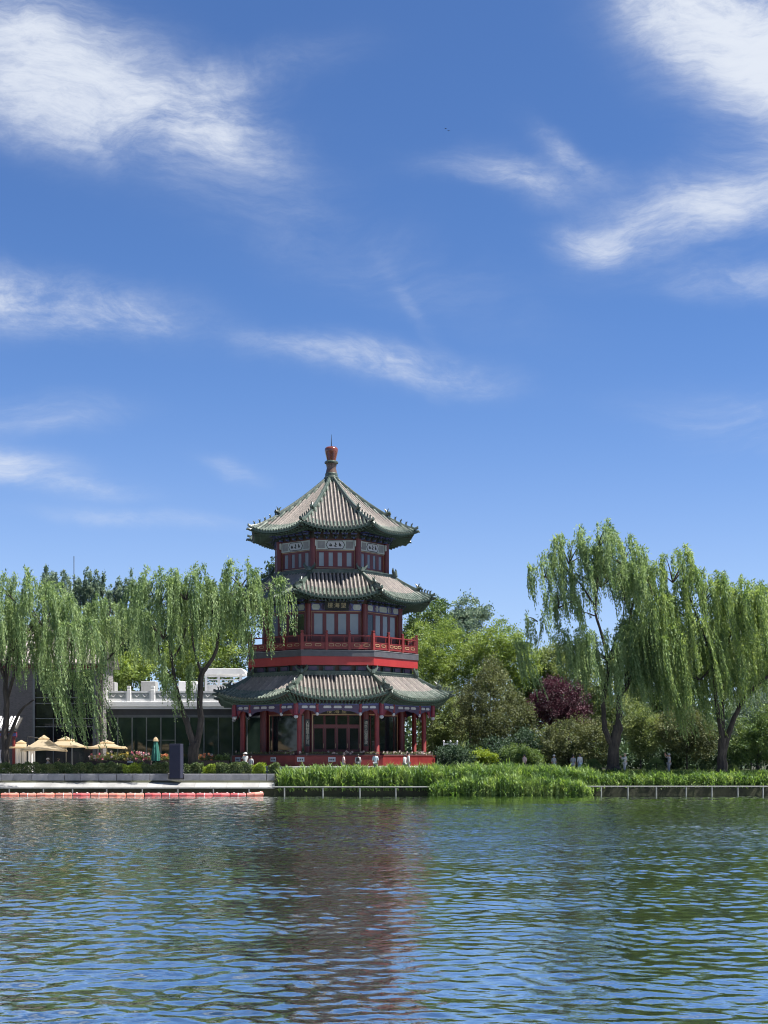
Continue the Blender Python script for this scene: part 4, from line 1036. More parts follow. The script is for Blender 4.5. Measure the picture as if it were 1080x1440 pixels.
def build_terrace():
    Y = 112.35
    def hedge(px0, px1, lab, mat, top=1074.8, y0=112.5, dep=.8, n=None, cat='hedge'):
        t = thing('clipped_hedge' if cat == 'hedge' else 'round_bush', lab, cat, (X((px0 + px1) / 2, y0), y0, G - .1))
        w = (X(px1, y0) - X(px0, y0)) / 2; h = Z(top, y0) - G + .1
        foliage_box('foliage', -w, w, 0, dep, .0, h, n or int(w * 2 * 1500), mat, t, .13)
        m = MB()
        for i in range(max(2, int(w * 2 / .5))):
            x = -w + .2 + i * .5
            if x < w: m.tube([(x, dep * .5, 0), (x + random.uniform(-.1, .1), dep * .5, h * .8)], .03, 5)
        st = m.build('stems', 'bark_dark', t); st['kind'] = 'stuff'
    hedge(-60, 44, 'clipped dark box hedge at the far left behind the stone panels', 'leaf_hedge')
    hedge(46, 172, 'long clipped box hedge in front of the cream parasols and flower beds', 'leaf_hedge')
    hedge(200, 236, 'short clipped box hedge just left of the navy cabinet', 'leaf_hedge')
    hedge(259, 285, 'short clipped box hedge at the foot of the middle willow trunk', 'leaf_hedge')
    hedge(304, 352, 'clipped box hedge in front of the left corner of the pagoda plinth', 'leaf_hedge', 1074)
    hedge(173, 199, 'yellow-green bush in the hedge line under the white-shirted diner', 'leaf_lime', 1075.5, cat='bush')
    hedge(285, 303, 'yellow-green low bush between the two hedges right of the willow trunk', 'leaf_lime', 1077, cat='bush')
    hedge(354, 373, 'round yellow-green bush at the right end of the quay hedge', 'leaf_lime', 1075, cat='bush')
    hedge(377, 392, 'dark round bush where the stone panels meet the reeds', 'leaf_hedge', 1075, cat='bush')
    # navy cabinet
    c = thing('navy_cabinet', 'tall navy blue cabinet standing in the gap of the stone panel wall', 'cabinet', (X(248, 111.6), 111.6, Z(1096, 111.6)), R(-14))
    h = Z(1046, 111.6) - Z(1096, 111.6); w = .48
    bx(-w, w, -.3, .3, .08, h, 'body', 'navy_fabric', c, bevel=.03)
    bx(-w + .05, w - .05, -.312, -.3, .2, h - .12, 'front_panel', 'navy_fabric', c, bevel=.005); bx(-w - .012, -w, -.24, .24, .2, h - .12, 'side_panel', 'navy_fabric', c)
    bx(-w + .03, w - .03, -.27, .27, 0, .08, 'base', 'dark_metal', c); bx(w - .2, w - .12, -.34, -.311, h * .25, h * .28, 'handle', 'dark_metal', c)
    bx(X(236, 112), X(260, 112), YB + 1.25, YB + 2.0, .5, Z(1096, 111.6) - .0, 'quay_step', 'concrete_pale', None)['kind'] = 'structure'
    # planters with flowers
    def planter(px0, px1, lab, kinds, top=1059.5, yy=117.8, leafy='leaf_olive', leafn=1.0):
        t = thing('flower_planter', lab, 'planter', (X(px0, yy), yy, G + .02), 0, 'flower planters on the terrace')
        w = X(px1, yy) - X(px0, yy); zb = Z(1070, yy) - G; zt = Z(top, yy) - G
        m = MB().box(0, w, 0, .6, 0, zb).box(-.03, w + .03, -.03, .63, zb - .1, zb + .02)
        m.build('box', 'dark_planter', t)
        n = int(w * 420 * leafn)
        C = np.stack([rng.uniform(0, w, n), rng.uniform(0, .6, n), zb + np.abs(rng.normal(0, .3, n)) * (zt - zb)], 1)
        f = link('foliage', quads_mesh('foliage', leaves(C, rng.normal(size=(n, 3)) + [0, -.2, .8], rng.uniform(.12, .25, n), rng.uniform(.05, .1, n)), 4, leafy), t); f['kind'] = 'stuff'
        for mat, dens in kinds:
            k = int(w * dens); C = []; D = []
            for _ in range(k):
                c0 = np.array([random.uniform(.05, w - .05), random.uniform(-.05, .5), zb + random.uniform(.1, 1.0) * (zt - zb)])
                for a in range(9):
                    an = 2 * math.pi * a / 9; C.append(c0); D.append([math.cos(an), -.35 + .3 * random.random(), math.sin(an)])
            n = len(C); f = link('flowers', quads_mesh('flowers', leaves(np.array(C), np.array(D), rng.uniform(.1, .17, n), rng.uniform(.07, .12, n)), 4, mat), t); f['kind'] = 'stuff'
    planter(125, 148, 'dark planter of pink flowers under the rightmost open parasol', [('flower_pink', 9), ('flower_white', 6)])
    planter(149, 181, 'dark planter of yellowish plants beside the diner in white', [('flower_yellow', 9), ('flower_white', 3)], 1057, leafy='leaf_olive', leafn=1.6)
    planter(184, 212, 'dark planter of pink and white flowers left of the closed parasol', [('flower_pink', 12), ('flower_white', 9)], 1058)
    planter(225, 238, 'short dark planter of orange flowers left of the navy cabinet', [('flower_orange', 10), ('flower_yellow', 4)], 1060)
    planter(277, 302, 'dark planter of orange and white flowers right of the willow trunk', [('flower_orange', 14), ('flower_white', 5)], 1060)
    planter(303, 322, 'dark planter with green leaves only beside the pagoda corner', [], 1060, leafy='leaf_mid', leafn=2.2)
    # parasols
    def parasol(px, py_top, pxl, pxr, py_edge, yy, lab, rz, mast=False, curtains=False):
        t = thing('cream_parasol', lab, 'parasol', (X(px, yy), yy, G + .02), rz, 'cream parasols on the terrace')
        w = (X(pxr, yy) - X(pxl, yy)) / 2 / (abs(math.cos(rz)) + abs(math.sin(rz))); ze = Z(py_edge, yy) - G; zt = Z(py_top, yy) - G
        def tier(w0, z0, w1, z1, drop, sag):
            m = MB(); n = 8; vs = []; per = []
            for sx, sy, ex, ey in ((-1, -1, 1, -1), (1, -1, 1, 1), (1, 1, -1, 1), (-1, 1, -1, -1)):
                for i in range(n):
                    s = i / n; per.append((sx + (ex - sx) * s, sy + (ey - sy) * s, 1 - abs(2 * s - 1)))
            NN = len(per); rings = []
            for r_ in range(6):
                f = r_ / 5
                for (x, y, e) in per:
                    ww = w1 + (w0 - w1) * f; zz = z1 + (z0 - z1) * f - sag * math.sin(math.pi * f) * .5 + e * .07 * w0 * f * f
                    vs.append((x * ww, y * ww, zz))
            for (x, y, e) in per: vs.append((x * w0 * 1.0, y * w0 * 1.0, z0 - drop + e * .07 * w0))
            fs = [(r_ * NN + i, (r_ + 1) * NN + i, (r_ + 1) * NN + (i + 1) % NN, r_ * NN + (i + 1) % NN) for r_ in range(6) for i in range(NN)]
            if w1 < .1: fs.append(tuple(range(NN)))
            return m.add(vs, fs)
        zc = zt - (zt - ze) * .3
        tier(w, ze + .1, w * (.18 if mast else .3), zc - .04 + (zt - zc) * (.32 if mast else 0), .12, .12).build('canopy', 'cream_canvas', t, smooth=True)
        tier(w * (.24 if mast else .38), zc + (zt - zc) * (.3 if mast else 0), .04, zt, .05, .03).build('vent_cap', 'cream_canvas', t, smooth=True)
        for sx in (-1, 1):
            for sy in (-1, 1): MB().tube([(0, 0, zc - .2), (sx * w * .97, sy * w * .97, ze + .04)], .02, 5).build('rib', 'dark_metal', t)
        if mast:
            MB().tube([(-w * .75, -.3, 0), (-w * .75, -.3, zt - .1)], .06, 8).tube([(-w * .75, -.3, zt - .12), (0, 0, zc + .05)], .05, 8).tube([(-w * .75, -.3, .9), (-w * .3, -.1, 0.1)], .05, 6).build('mast', 'dark_metal', t, smooth=True)
            bx(-w * .75 - .4, -w * .75 + .4, -.7, .1, 0, .1, 'base', 'dark_metal', t)
        else:
            MB().tube([(0, 0, .05), (0, 0, zt - .02)], .035, 8).build('pole', 'steel_pale', t, smooth=True); MB().lathe([(.35, 0), (.35, .08), (.1, .12)], 14).build('base', 'dark_metal', t)
        if curtains:
            for sx in (-1, 1):
                for sy in (-1, 1): bx(sx * w * .95 - .03, sx * w * .95 + .03, sy * w * .95 - .03, sy * w * .95 + .03, 0, ze + .05, 'post', 'white_paint', t)
            m = MB(); n = 18; vs = []
            for i in range(n + 1):
                x = -w * .9 + 1.8 * w * i / n; y = w * .9 + .05 * math.sin(i * 1.9); vs += [(x, y, .1), (x, y, ze)]
            m.add(vs, [(2 * i, 2 * i + 2, 2 * i + 3, 2 * i + 1) for i in range(n)]).build('curtain', 'white_paint', t, smooth=True)
    parasol(30, 1041, 14, 45.5, 1053, 119, 'small cream parasol tent with pale curtains beside the far left trunk', 0, curtains=True)
    parasol(62, 1034, 27.5, 95, 1057, 115, 'largest cream parasol, on a dark side mast at the left', R(8), mast=True)
    parasol(93, 1036, 68, 124, 1052, 119, 'cream parasol half hidden behind the largest one', R(-8))
    parasol(150, 1041, 122, 179, 1053.5, 119.6, 'cream parasol standing over the pink and yellow flower planters', R(5))
    c = thing('closed_parasol', 'closed dark green parasol with a pale tip beside the navy cabinet', 'parasol', (X(219, 117.2), 117.2, G + .02))
    zt = Z(1037, 117.2) - G; m = MB(); K = 16; prof = [(.06, zt - .0), (.16, zt - .15), (.2, zt - .34), (.14, zt - .4), (.2, zt - .75), (.27, zt - 1.3), (.31, zt - 1.75), (.3, zt - 1.95)]
    vs = []
    for r_, z in prof:
        for k in range(K):
            a = 2 * math.pi * k / K; q = r_ * (1 + (.2 if k % 2 else -.12)); vs.append((q * math.cos(a), q * math.sin(a), z))
    m.add(vs, [(j * K + k, (j + 1) * K + k, (j + 1) * K + (k + 1) % K, j * K + (k + 1) % K) for j in range(len(prof) - 1) for k in range(K)])
    m.m = [1 if j < 2 * K else 0 for j in range(len(m.f))]
    m.build('folded_canopy', ['green_canvas', 'cream_canvas'], c); MB().tube([(0, 0, 0), (0, 0, zt + .05)], .03, 8).build('pole', 'steel_pale', c); MB().lathe([(.3, 0), (.3, .1), (.06, .14)], 14).build('base', 'dark_metal', c)
    # cafe tables and chairs
    def table(px, yy, lab):
        t = thing('cafe_table', lab, 'table', (X(px, yy), yy, G + .02)); bx(-.5, .5, -.35, .35, .7, .74, 'tabletop', 'dark_metal', t, bevel=.01)
        for sx in (-1, 1):
            for sy in (-1, 1): bx(sx * .44 - .02, sx * .44 + .02, sy * .29 - .02, sy * .29 + .02, 0, .7, 'leg', 'dark_metal', t)
    table(58, 114, 'dark cafe table under the largest parasol'); table(92, 114.4, 'dark cafe table before the reaching diner')
    def chair(px, yy, rz, lab):
        t = thing('cafe_chair', lab, 'chair', (X(px, yy), yy, G + .02), rz); bx(-.22, .22, -.22, .22, .42, .47, 'seat', 'dark_metal', t); bx(-.22, .22, .18, .22, .5, .9, 'backrest', 'dark_metal', t)
        for sx in (-1, 1):
            for sy in (-1, 1): bx(sx * .19 - .018, sx * .19 + .018, sy * .19 - .018, sy * .19 + .018, 0, .42, 'leg', 'dark_metal', t)
    chair(67.5, 114.1, R(-90), 'dark chair under the diner in grey'); chair(81.5, 114.5, R(-80), 'dark chair under the diner in black'); chair(183, 117.0, R(180), 'dark chair under the diner in white')
    # flower troughs along the plinth coping
    zt = zf(1062.5, 8.7) + G
    for k, lab, dens in ((0, 'row of pale flowers along the front plinth coping', 3), (1, 'row of pink and white flowers on the sunlit right plinth coping', 6), (7, 'sparse dry flowers along the shaded left plinth coping', 1.5)):
        t = thing('flower_row', lab, 'flowers', (XC, YC, zt), R(6.3) + R(45 * k)); a0 = ap(9.4) - .2; hh = a0 * T8 - .2
        MB().box(-hh, hh, -a0 - .1, -a0 + .12, .001, .12).build('trough', 'dark_planter', t)
        n = int(hh * 2 * dens); C = []; D = []
        for _ in range(n):
            c0 = [random.uniform(-hh, hh), -a0 + random.uniform(-.12, .12), .12 + random.random() * .22]
            for a in range(8):
                an = 2 * math.pi * a / 8; C.append(c0); D.append([math.cos(an), -.4, math.sin(an)])
        n = len(C); f = link('blossoms', quads_mesh('blossoms', leaves(np.array(C), np.array(D), rng.uniform(.09, .15, n), rng.uniform(.06, .1, n)), 4, 'flower_white'), t); f['kind'] = 'stuff'
        n = int(hh * 2 * 60); C = np.stack([rng.uniform(-hh, hh, n), rng.uniform(-a0 - .1, -a0 + .1, n), rng.uniform(.1, .25, n)], 1)
        f = link('foliage', quads_mesh('foliage', leaves(C, rng.normal(size=(n, 3)) + [0, 0, 1], .15, .06), 4, 'leaf_olive'), t); f['kind'] = 'stuff'
build_terrace()

# ---------------------------------------------------------------- trees
def limb(t, name, pts, r0, r1, mat='bark_dark', n=8, smooth_it=True):
    """tapered limb through the given points (world), made a little crooked, as a child of tree t"""
    o = Vector(t.location); P_ = [Vector(p) - o for p in pts]
    out = []
    for i in range(len(P_) - 1):       # Catmull-Rom through the points
        p0 = P_[max(0, i - 1)]; p1 = P_[i]; p2 = P_[i + 1]; p3 = P_[min(len(P_) - 1, i + 2)]
        for k in range(4):
            s = k / 4
            q = .5 * ((2 * p1) + (p2 - p0) * s + (2 * p0 - 5 * p1 + 4 * p2 - p3) * s * s + (3 * p1 - p0 - 3 * p2 + p3) * s ** 3)
            out.append(q + Vector((random.uniform(-1, 1), random.uniform(-1, 1), 0)) * r0 * .12 * (0 if i + k == 0 else 1))
    out.append(P_[-1])
    N = len(out); rad = [(r0 + (r1 - r0) * (i / (N - 1)) ** .8) * random.uniform(.93, 1.07) for i in range(N)]
    if name == 'trunk': rad[0] *= 1.35
    return MB().tube(out, rad, n).build(name, mat, t, smooth=True)

def strands(C0, OUT, L, wind, nleaf, rope=1, lw=(.05, .095), ll=(.2, .36), rise=.5):
    """hanging willow withes: arrays of start points, outward unit vectors, lengths -> leaf quads"""
    n = len(C0)
    # leaf count follows the length
    idx = np.repeat(np.arange(n), np.maximum(5, (L * nleaf).astype(int)))
    s = rng.random(len(idx)) ** .9
    c0, out, l = C0[idx], OUT[idx], L[idx]
    def sh(a): return np.repeat(a, rope)[:n]
    nr = n // rope + 1
    ho = (sh(rng.uniform(.2, .9, nr)) * rng.uniform(.85, 1.15, n))[idx]; rs = (sh(rng.uniform(.1, 1, nr)) * rise * rng.uniform(.8, 1.2, n))[idx]
    wv = (sh(rng.normal(1, .45, nr)) + rng.normal(0, .08, n))[idx]; ph = (sh(rng.uniform(0, 6.28, nr)) + rng.normal(0, .3, n))[idx]
    h = ho * (1 - np.exp(-5 * s)) * l * .35
    pos = c0 + out * h[:, None]
    pos[:, 2] += rs * np.sin(np.pi * np.minimum(s / .3, 1)) - l * np.maximum(0, s - .06) ** 1.15
    sway = wv * s ** 1.5 * l
    pos[:, 0] += wind[0] * sway + .05 * np.sin(ph + s * 7) * l * .3; pos[:, 1] += wind[1] * sway
    d = np.stack([out[:, 0] * .5 * np.exp(-4 * s) + wind[0] * 1.2, out[:, 1] * .5 * np.exp(-4 * s), .9 * np.cos(np.pi * np.minimum(s / .3, 1)) * (s < .15) - 1.0 * (s >= .15) - .1], 1)
    D = d + rng.normal(size=d.shape) * .33
    tp = 1 - .45 * s
    return leaves(pos, D, rng.uniform(*ll, len(idx)) * tp, rng.uniform(*lw, len(idx)))

def willow(label, base, Y, trunks, lobes, n_tress, wind=(.06, 0), mat='willow_leaf', bark='bark_dark', dens=1.0, extra=None, seed=1, group='weeping willows', per=12, nleaf=11):
    """trunks: list of (points (px, py, dY), r0, r1, name); lobes: (px, py, half width px, half height px, dY, depth m, hang m lo, hi)"""
    global rng
    rng = np.random.default_rng(seed); random.seed(seed)
    t = thing('willow_tree', label, 'tree', P(*base, Y), 0, group)
    t.location.z = G - .15 if Y > 113 else t.location.z
    o = np.array(t.location)
    for pts, r0, r1, nm in trunks: limb(t, nm, [P(a, b, Y + d) for a, b, d in pts], r0, r1, bark)
    Q = []
    tot = sum(l[2] * l[3] for l in lobes)
    for (px, py, hw, hh, dY, dep, lo, hi) in lobes:
        n = max(3, int(n_tress * hw * hh / tot))
        y = Y + dY; c = np.array(P(px, py, y)); s = y / F; rx, rz = hw * s, hh * s
        # tresses start over the upper shell of the lobe
        u = rng.normal(size=(n, 3)); u[:, 2] = np.abs(u[:, 2]) * 1.0 - .25; u = unit(u)
        r = rng.uniform(.45, 1.0, n) ** .6
        st = c + u * r[:, None] * np.array([rx, dep, rz])
        ok = st[:, 1] > 0
        # a twig from the lobe's heart to each tress now and then
        for i in range(0, n, 5):
            a = Vector(c) + Vector((0, 0, -rz * .5)); b = Vector(st[i])
            limb(t, 'limb', [tuple(a), tuple(a.lerp(b, .55) + Vector((0, 0, .1))), tuple(b)], .07, .015, bark, 5)
        # sub-tress: a dozen withes each
        k = int(per * dens); C0 = np.repeat(st, k, 0) + rng.normal(size=(n * k, 3)) * np.array([.10, .12, .16])
        out = u.copy(); out[:, 2] = 0; out = unit(out + rng.normal(size=(n, 3)) * np.array([.25, .25, 0])); OUT = np.repeat(out, k, 0); OUT = unit(OUT + rng.normal(size=OUT.shape) * np.array([.16, .16, 0]))
        tl = rng.uniform(lo, hi, n); L = np.repeat(tl, k) * rng.uniform(.6, 1.08, n * k)
        Q.append(strands(C0, OUT, L, wind, nleaf, k))
        # leafy caps on top so that the crown has a body
        m = n * 14; ci = rng.integers(0, n, m); cp = st[ci] + rng.normal(size=(m, 3)) * np.array([.26, .26, .2])
        Q.append(leaves(cp, rng.normal(size=(m, 3)) * .6 + np.array([.2, 0, -.6]), rng.uniform(.2, .34, m), rng.uniform(.05, .09, m)))
    if extra:
        for (px, py, dY, n, lo, hi, w) in extra:     # single long tresses
            c = np.array(P(px, py, Y + dY)); k = n
            C0 = c + rng.normal(size=(k, 3)) * np.array([.16, .2, .2]); OUT = unit(np.tile(np.array([[1.0 if w[0] >= 0 else -1.0, -.3, 0]]), (k, 1)) + rng.normal(size=(k, 3)) * [.4, .4, 0])
            Q.append(strands(C0, OUT, rng.uniform(lo, hi, k), w, nleaf * 1.2, 8))
    V = np.concatenate(Q) - o
    link('crown', quads_mesh('crown', V, 4, mat), t)
    return t, len(V)

def tree(name, label, cat, Y, lobes, n_clump, mat, size=.22, clump=.5, per=42, trunk=None, bark='bark_grey', seed=1, group=None, upright=0.0, base=None, flat=0.0, r0=.2):
    """broad crown of leaf clumps; lobes: (px, py, half width px, half height px, dY, depth m)"""
    global rng
    rng = np.random.default_rng(seed); random.seed(seed)
    bx_ = base if base is not None else lobes[0][0]
    zg = G - .1
    t = thing(name, label, cat, (X(bx_, Y), Y, zg), 0, group); o = np.array(t.location)
    # trunk and a limb towards each lobe
    c0 = Vector(P(lobes[0][0], lobes[0][1], Y + lobes[0][4]))
    if trunk is None: trunk = True
    if trunk:
        fork = Vector((X(bx_, Y), Y, zg + max(.5, (c0.z - zg) * .42)))
        limb(t, 'trunk', [(X(bx_, Y), Y, zg), tuple(Vector((X(bx_, Y), Y, zg)).lerp(fork, .5) + Vector((.08, 0, 0))), tuple(fork)], r0, r0 * .7, bark)
        for l in lobes:
            c = Vector(P(l[0], l[1], Y + l[4])); limb(t, 'limb', [tuple(fork), tuple(fork.lerp(c, .5) + Vector((random.uniform(-.2, .2), 0, .15))), tuple(c + Vector((0, 0, l[3] * Y / F * .4)))], r0 * .6, .03, bark, 6)
    Q = []; vol = [l[2] * l[3] for l in lobes]; tot = sum(vol)
    for l, v in zip(lobes, vol):
        px, py, hw, hh, dY, dep = l; y = Y + dY; c = np.array(P(px, py, y)); s = y / F; rx, rz = hw * s, hh * s
        n = max(16 if hw < 5 else 4, int(n_clump * v / tot))
        u = unit(rng.normal(size=(n, 3))); r = .35 + .7 * rng.random(n) ** .55
        r *= 1 + .16 * np.sin(u[:, 0] * 5 + u[:, 2] * 4 + seed)
        cc = c + u * r[:, None] * np.array([rx, dep, rz])
        cc = cc[cc[:, 2] > zg + .15]; n = len(cc)
        cs = clump * rng.uniform(.55, 1.3, n)
        k = per; pos = np.repeat(cc, k, 0) + rng.normal(size=(n * k, 3)) * (np.repeat(cs, k)[:, None] * np.array([.55, .55, .42 + upright]))
        d = rng.normal(size=(n * k, 3)) + np.array([0, 0, upright * 3 + .15]) + np.repeat(u[:n] if len(u) == n else unit(cc - c), k, 0) * .5
        pos[:, 2] = np.maximum(pos[:, 2], zg + .03)
        Q.append(leaves(pos, d, rng.uniform(.7, 1.35, n * k) * size, rng.uniform(.42, .7, n * k) * size))
    V = np.concatenate(Q) - o
    link('crown', quads_mesh('crown', V, 4, mat), t); return t, len(V)

COUNT = 0
def add(r):
    global COUNT
    COUNT += r[1]; return r[0]
# --- willows, left to right
add(willow('large weeping willow at the far left edge, its branches hanging over the brick hall', (8, 1078), 114.0,
    [([(8, 1080, 0), (7, 1040, 0), (9, 1000, 0), (8, 960, 0), (14, 915, 0), (24, 880, .5), (34, 850, .5)], .36, .08, 'trunk'),
     ([(9, 1052, -.1), (16, 1030, -.4), (24, 1008, -.6), (34, 994, -.8), (48, 984, -1)], .2, .06, 'limb'), ([(9, 985, 0), (22, 940, -.3), (30, 905, -.5), (52, 872, -1)], .18, .04, 'limb'),
     ([(8, 955, 0), (-10, 910, 0), (-25, 870, 0)], .2, .05, 'limb')],
    [(28, 835, 46, 38, 0, 3.2, 2.2, 5.0), (60, 860, 45, 40, -.6, 3.0, 2.5, 6.0), (-25, 860, 45, 40, 0, 3, 3, 6.5), (96, 895, 36, 36, -1.2, 2.5, 3.2, 7.2), (20, 895, 45, 40, 0, 3, 2.5, 5.0)], 140, (.05, 0), seed=21,
    extra=[(60, 950, -1.5, 26, 3.2, 5.6, (.16, 0)), (78, 960, -1.5, 26, 3.5, 5.2, (.18, 0)), (102, 955, -1.5, 28, 4.0, 5.6, (.12, 0)), (112, 950, -1.6, 26, 4.2, 6.2, (.16, 0)), (45, 925, -1.2, 22, 2.5, 4.0, (.1, 0))]))
add(willow('slender weeping willow at the joint of the brick hall and the glass wing', (141, 1076), 127.0,
    [([(141, 1086, 0), (142, 1030, 0), (140, 980, 0), (144, 930, 0), (150, 890, 0), (156, 850, 0)], .2, .05, 'trunk'), ([(141, 960, 0), (150, 930, 0), (172, 905, 0), (186, 880, 0)], .12, .03, 'limb')],
    [(150, 866, 26, 26, 0, 2.6, 2.4, 5.2), (182, 880, 26, 24, -.5, 2.4, 2.4, 4.8), (128, 880, 22, 24, 0, 2.4, 2.6, 4.6)], 58, (.03, 0), seed=22))
add(willow('forked weeping willow before the glass wing, its branches reaching across the pagoda', (270, 1080), 113.6,
    [([(271, 1082, 0), (272, 1062, 0), (274, 1045, 0)], .46, .40, 'trunk'),
     ([(273, 1050, 0), (264, 1020, 0), (254, 990, 0), (247, 965, 0), (243, 935, 0), (238, 905, 0), (240, 870, 0)], .29, .07, 'limb'),
     ([(275, 1050, 0), (282, 1020, 0), (281, 985, 0), (283, 952, 0), (288, 940, 0)], .28, .2, 'limb'),
     ([(285, 950, 0), (276, 925, 0), (270, 895, .3), (268, 850, .3)], .15, .04, 'limb'), ([(288, 942, 0), (303, 918, 0), (308, 885, 0), (316, 855, 0), (332, 815, 0)], .18, .05, 'limb'),
     ([(310, 868, 0), (340, 845, -.4), (372, 830, -.8), (392, 818, -1)], .1, .03, 'limb'), ([(241, 930, 0), (256, 905, -.3), (262, 880, -.5)], .1, .03, 'limb'), ([(246, 960, 0), (228, 930, .2), (218, 890, .3)], .1, .03, 'limb')],
    [(222, 836, 36, 34, .3, 2.6, 2.2, 5.2), (262, 828, 40, 32, 0, 2.8, 2.2, 5.0), (300, 850, 30, 32, 0, 2.6, 2.4, 4.8), (338, 812, 22, 26, -.3, 1.8, 2.0, 4.2), (346, 848, 34, 26, -.6, 2.0, 2.0, 4.4), (378, 824, 15, 11, -1, 1.1, 1.6, 3.0), (230, 885, 32, 26, 0, 2.4, 1.8, 3.8)], 150, (.03, 0), seed=23,
    extra=[(386, 822, -1.2, 16, 2.6, 4.0, (.05, 0)), (394, 818, -1.2, 14, 3.8, 5.4, (.03, 0)), (225, 930, -.5, 30, 2.2, 3.6, (.05, 0)), (238, 960, -.5, 24, 1.6, 3.0, (.12, 0)), (262, 945, -.6, 20, 1.8, 3.0, (.06, 0)), (344, 872, -.8, 16, 2.6, 4.4, (.05, 0)), (270, 940, -.6, 16, 1.8, 3.2, (-.04, 0))]))
add(willow('tall weeping willow with a knobbly trunk right of the purple plum tree', (863, 1082), 115.5,
    [([(863, 1084, 0), (864, 1050, 0), (869, 1020, 0)], .5, .40, 'trunk'),
     ([(860, 1046, 0), (852, 1030, -.1), (849, 1010, 0), (849, 980, 0), (856, 945, 0), (854, 925, 0), (846, 890, 0), (837, 862, 0), (840, 825, 0), (838, 775, 0)], .27, .05, 'limb'),
     ([(869, 1024, 0), (871, 995, 0), (872, 978, 0), (886, 955, 0), (892, 920, 0), (887, 860, 0), (905, 826, 0), (920, 800, 0)], .3, .05, 'limb'),
     ([(855, 928, 0), (864, 905, .3), (876, 870, .4), (878, 820, .4)], .13, .03, 'limb'), ([(836, 866, 0), (820, 861, -.3), (800, 864, -.3)], .06, .015, 'limb'), ([(838, 855, 0), (815, 820, .2), (785, 790, .2)], .1, .03, 'limb')],
    [(838, 762, 30, 26, 0, 2.2, 1.8, 3.8), (800, 780, 34, 26, 0, 2.4, 2.0, 4.4), (875, 780, 34, 28, .2, 2.4, 2.0, 4.4), (765, 800, 20, 26, -.2, 1.8, 1.8, 3.8), (845, 810, 48, 30, 0, 2.8, 2.0, 4.0), (900, 818, 26, 30, .2, 2.4, 2.4, 5.0), (756, 868, 14, 12, -.3, 1.2, 1.2, 2.8), (855, 915, 50, 28, -.3, 2.4, 2.0, 4.6), (905, 890, 36, 36, 0, 2.4, 2.5, 6.5), (880, 940, 40, 20, -.5, 2, 2.0, 4.5), (786, 845, 30, 20, -.2, 2, 1.8, 3.8), (815, 905, 28, 16, -.4, 1.8, 2.0, 4.2)], 235, (.16, 0), seed=24,
    extra=[(742, 880, -.3, 20, 1.6, 2.6, (.16, 0)), (724, 908, -.3, 26, 2.2, 3.6, (.12, 0)), (730, 912, -.3, 22, 2.6, 4.4, (.22, 0)), (790, 890, -.5, 18, 2.5, 4.5, (.2, 0)), (808, 890, -.5, 20, 2.8, 4.6, (.18, 0)), (776, 900, -.5, 14, 2.4, 4.0, (.18, 0)), (830, 920, -.5, 24, 3, 5, (.14, 0)), (915, 920, -.6, 30, 3.2, 5.2, (.16, 0)), (935, 945, -.6, 22, 2.6, 4.2, (.22, 0))]))
add(willow('wide weeping willow at the right edge with a long leaning limb', (1016, 1083), 115.0,
    [([(1015, 1086, 0), (1016, 1060, 0), (1016, 1038, 0)], .44, .34, 'trunk'),
     ([(1016, 1042, 0), (1011, 1008, 0), (1005, 970, 0), (1002, 930, 0), (985, 880, 0), (960, 815, 0)], .24, .05, 'limb'), ([(1017, 1040, 0), (1016, 990, .2), (1018, 940, .3), (1030, 880, .4), (1042, 840, .4)], .2, .05, 'limb'),
     ([(1018, 1056, 0), (1030, 1016, -.2), (1044, 988, -.3), (1062, 965, -.4), (1090, 940, -.5), (1110, 890, -.5)], .26, .08, 'limb'), ([(986, 884, 0), (940, 850, -.3), (918, 835, -.3), (910, 800, -.3)], .1, .03, 'limb')],
    [(946, 802, 28, 34, 0, 2.4, 2.2, 5.0), (985, 835, 34, 34, 0, 2.8, 2.6, 6.0), (1040, 848, 38, 34, .2, 3.0, 2.6, 6.5), (1085, 850, 34, 30, 0, 3, 2.6, 6.0), (920, 862, 26, 36, -.2, 2.2, 2.6, 6.0), (965, 900, 46, 36, -.4, 2.8, 3.0, 6.5), (1020, 915, 40, 34, 0, 2.8, 2.4, 5.0), (1120, 900, 36, 36, 0, 3, 3, 6), (930, 905, 30, 30, -.5, 2.2, 3.0, 6.5), (985, 945, 50, 22, -.6, 2.4, 2.6, 5.0)], 265, (.13, 0), seed=25, mat='willow_leaf_yellow',
    extra=[(950, 970, -.8, 30, 3, 4.6, (.2, 0)), (975, 975, -.8, 26, 2.6, 4.0, (.22, 0)), (930, 960, -.8, 24, 3, 4.8, (.14, 0)), (1035, 960, -.6, 20, 1.6, 2.8, (.1, 0))]))

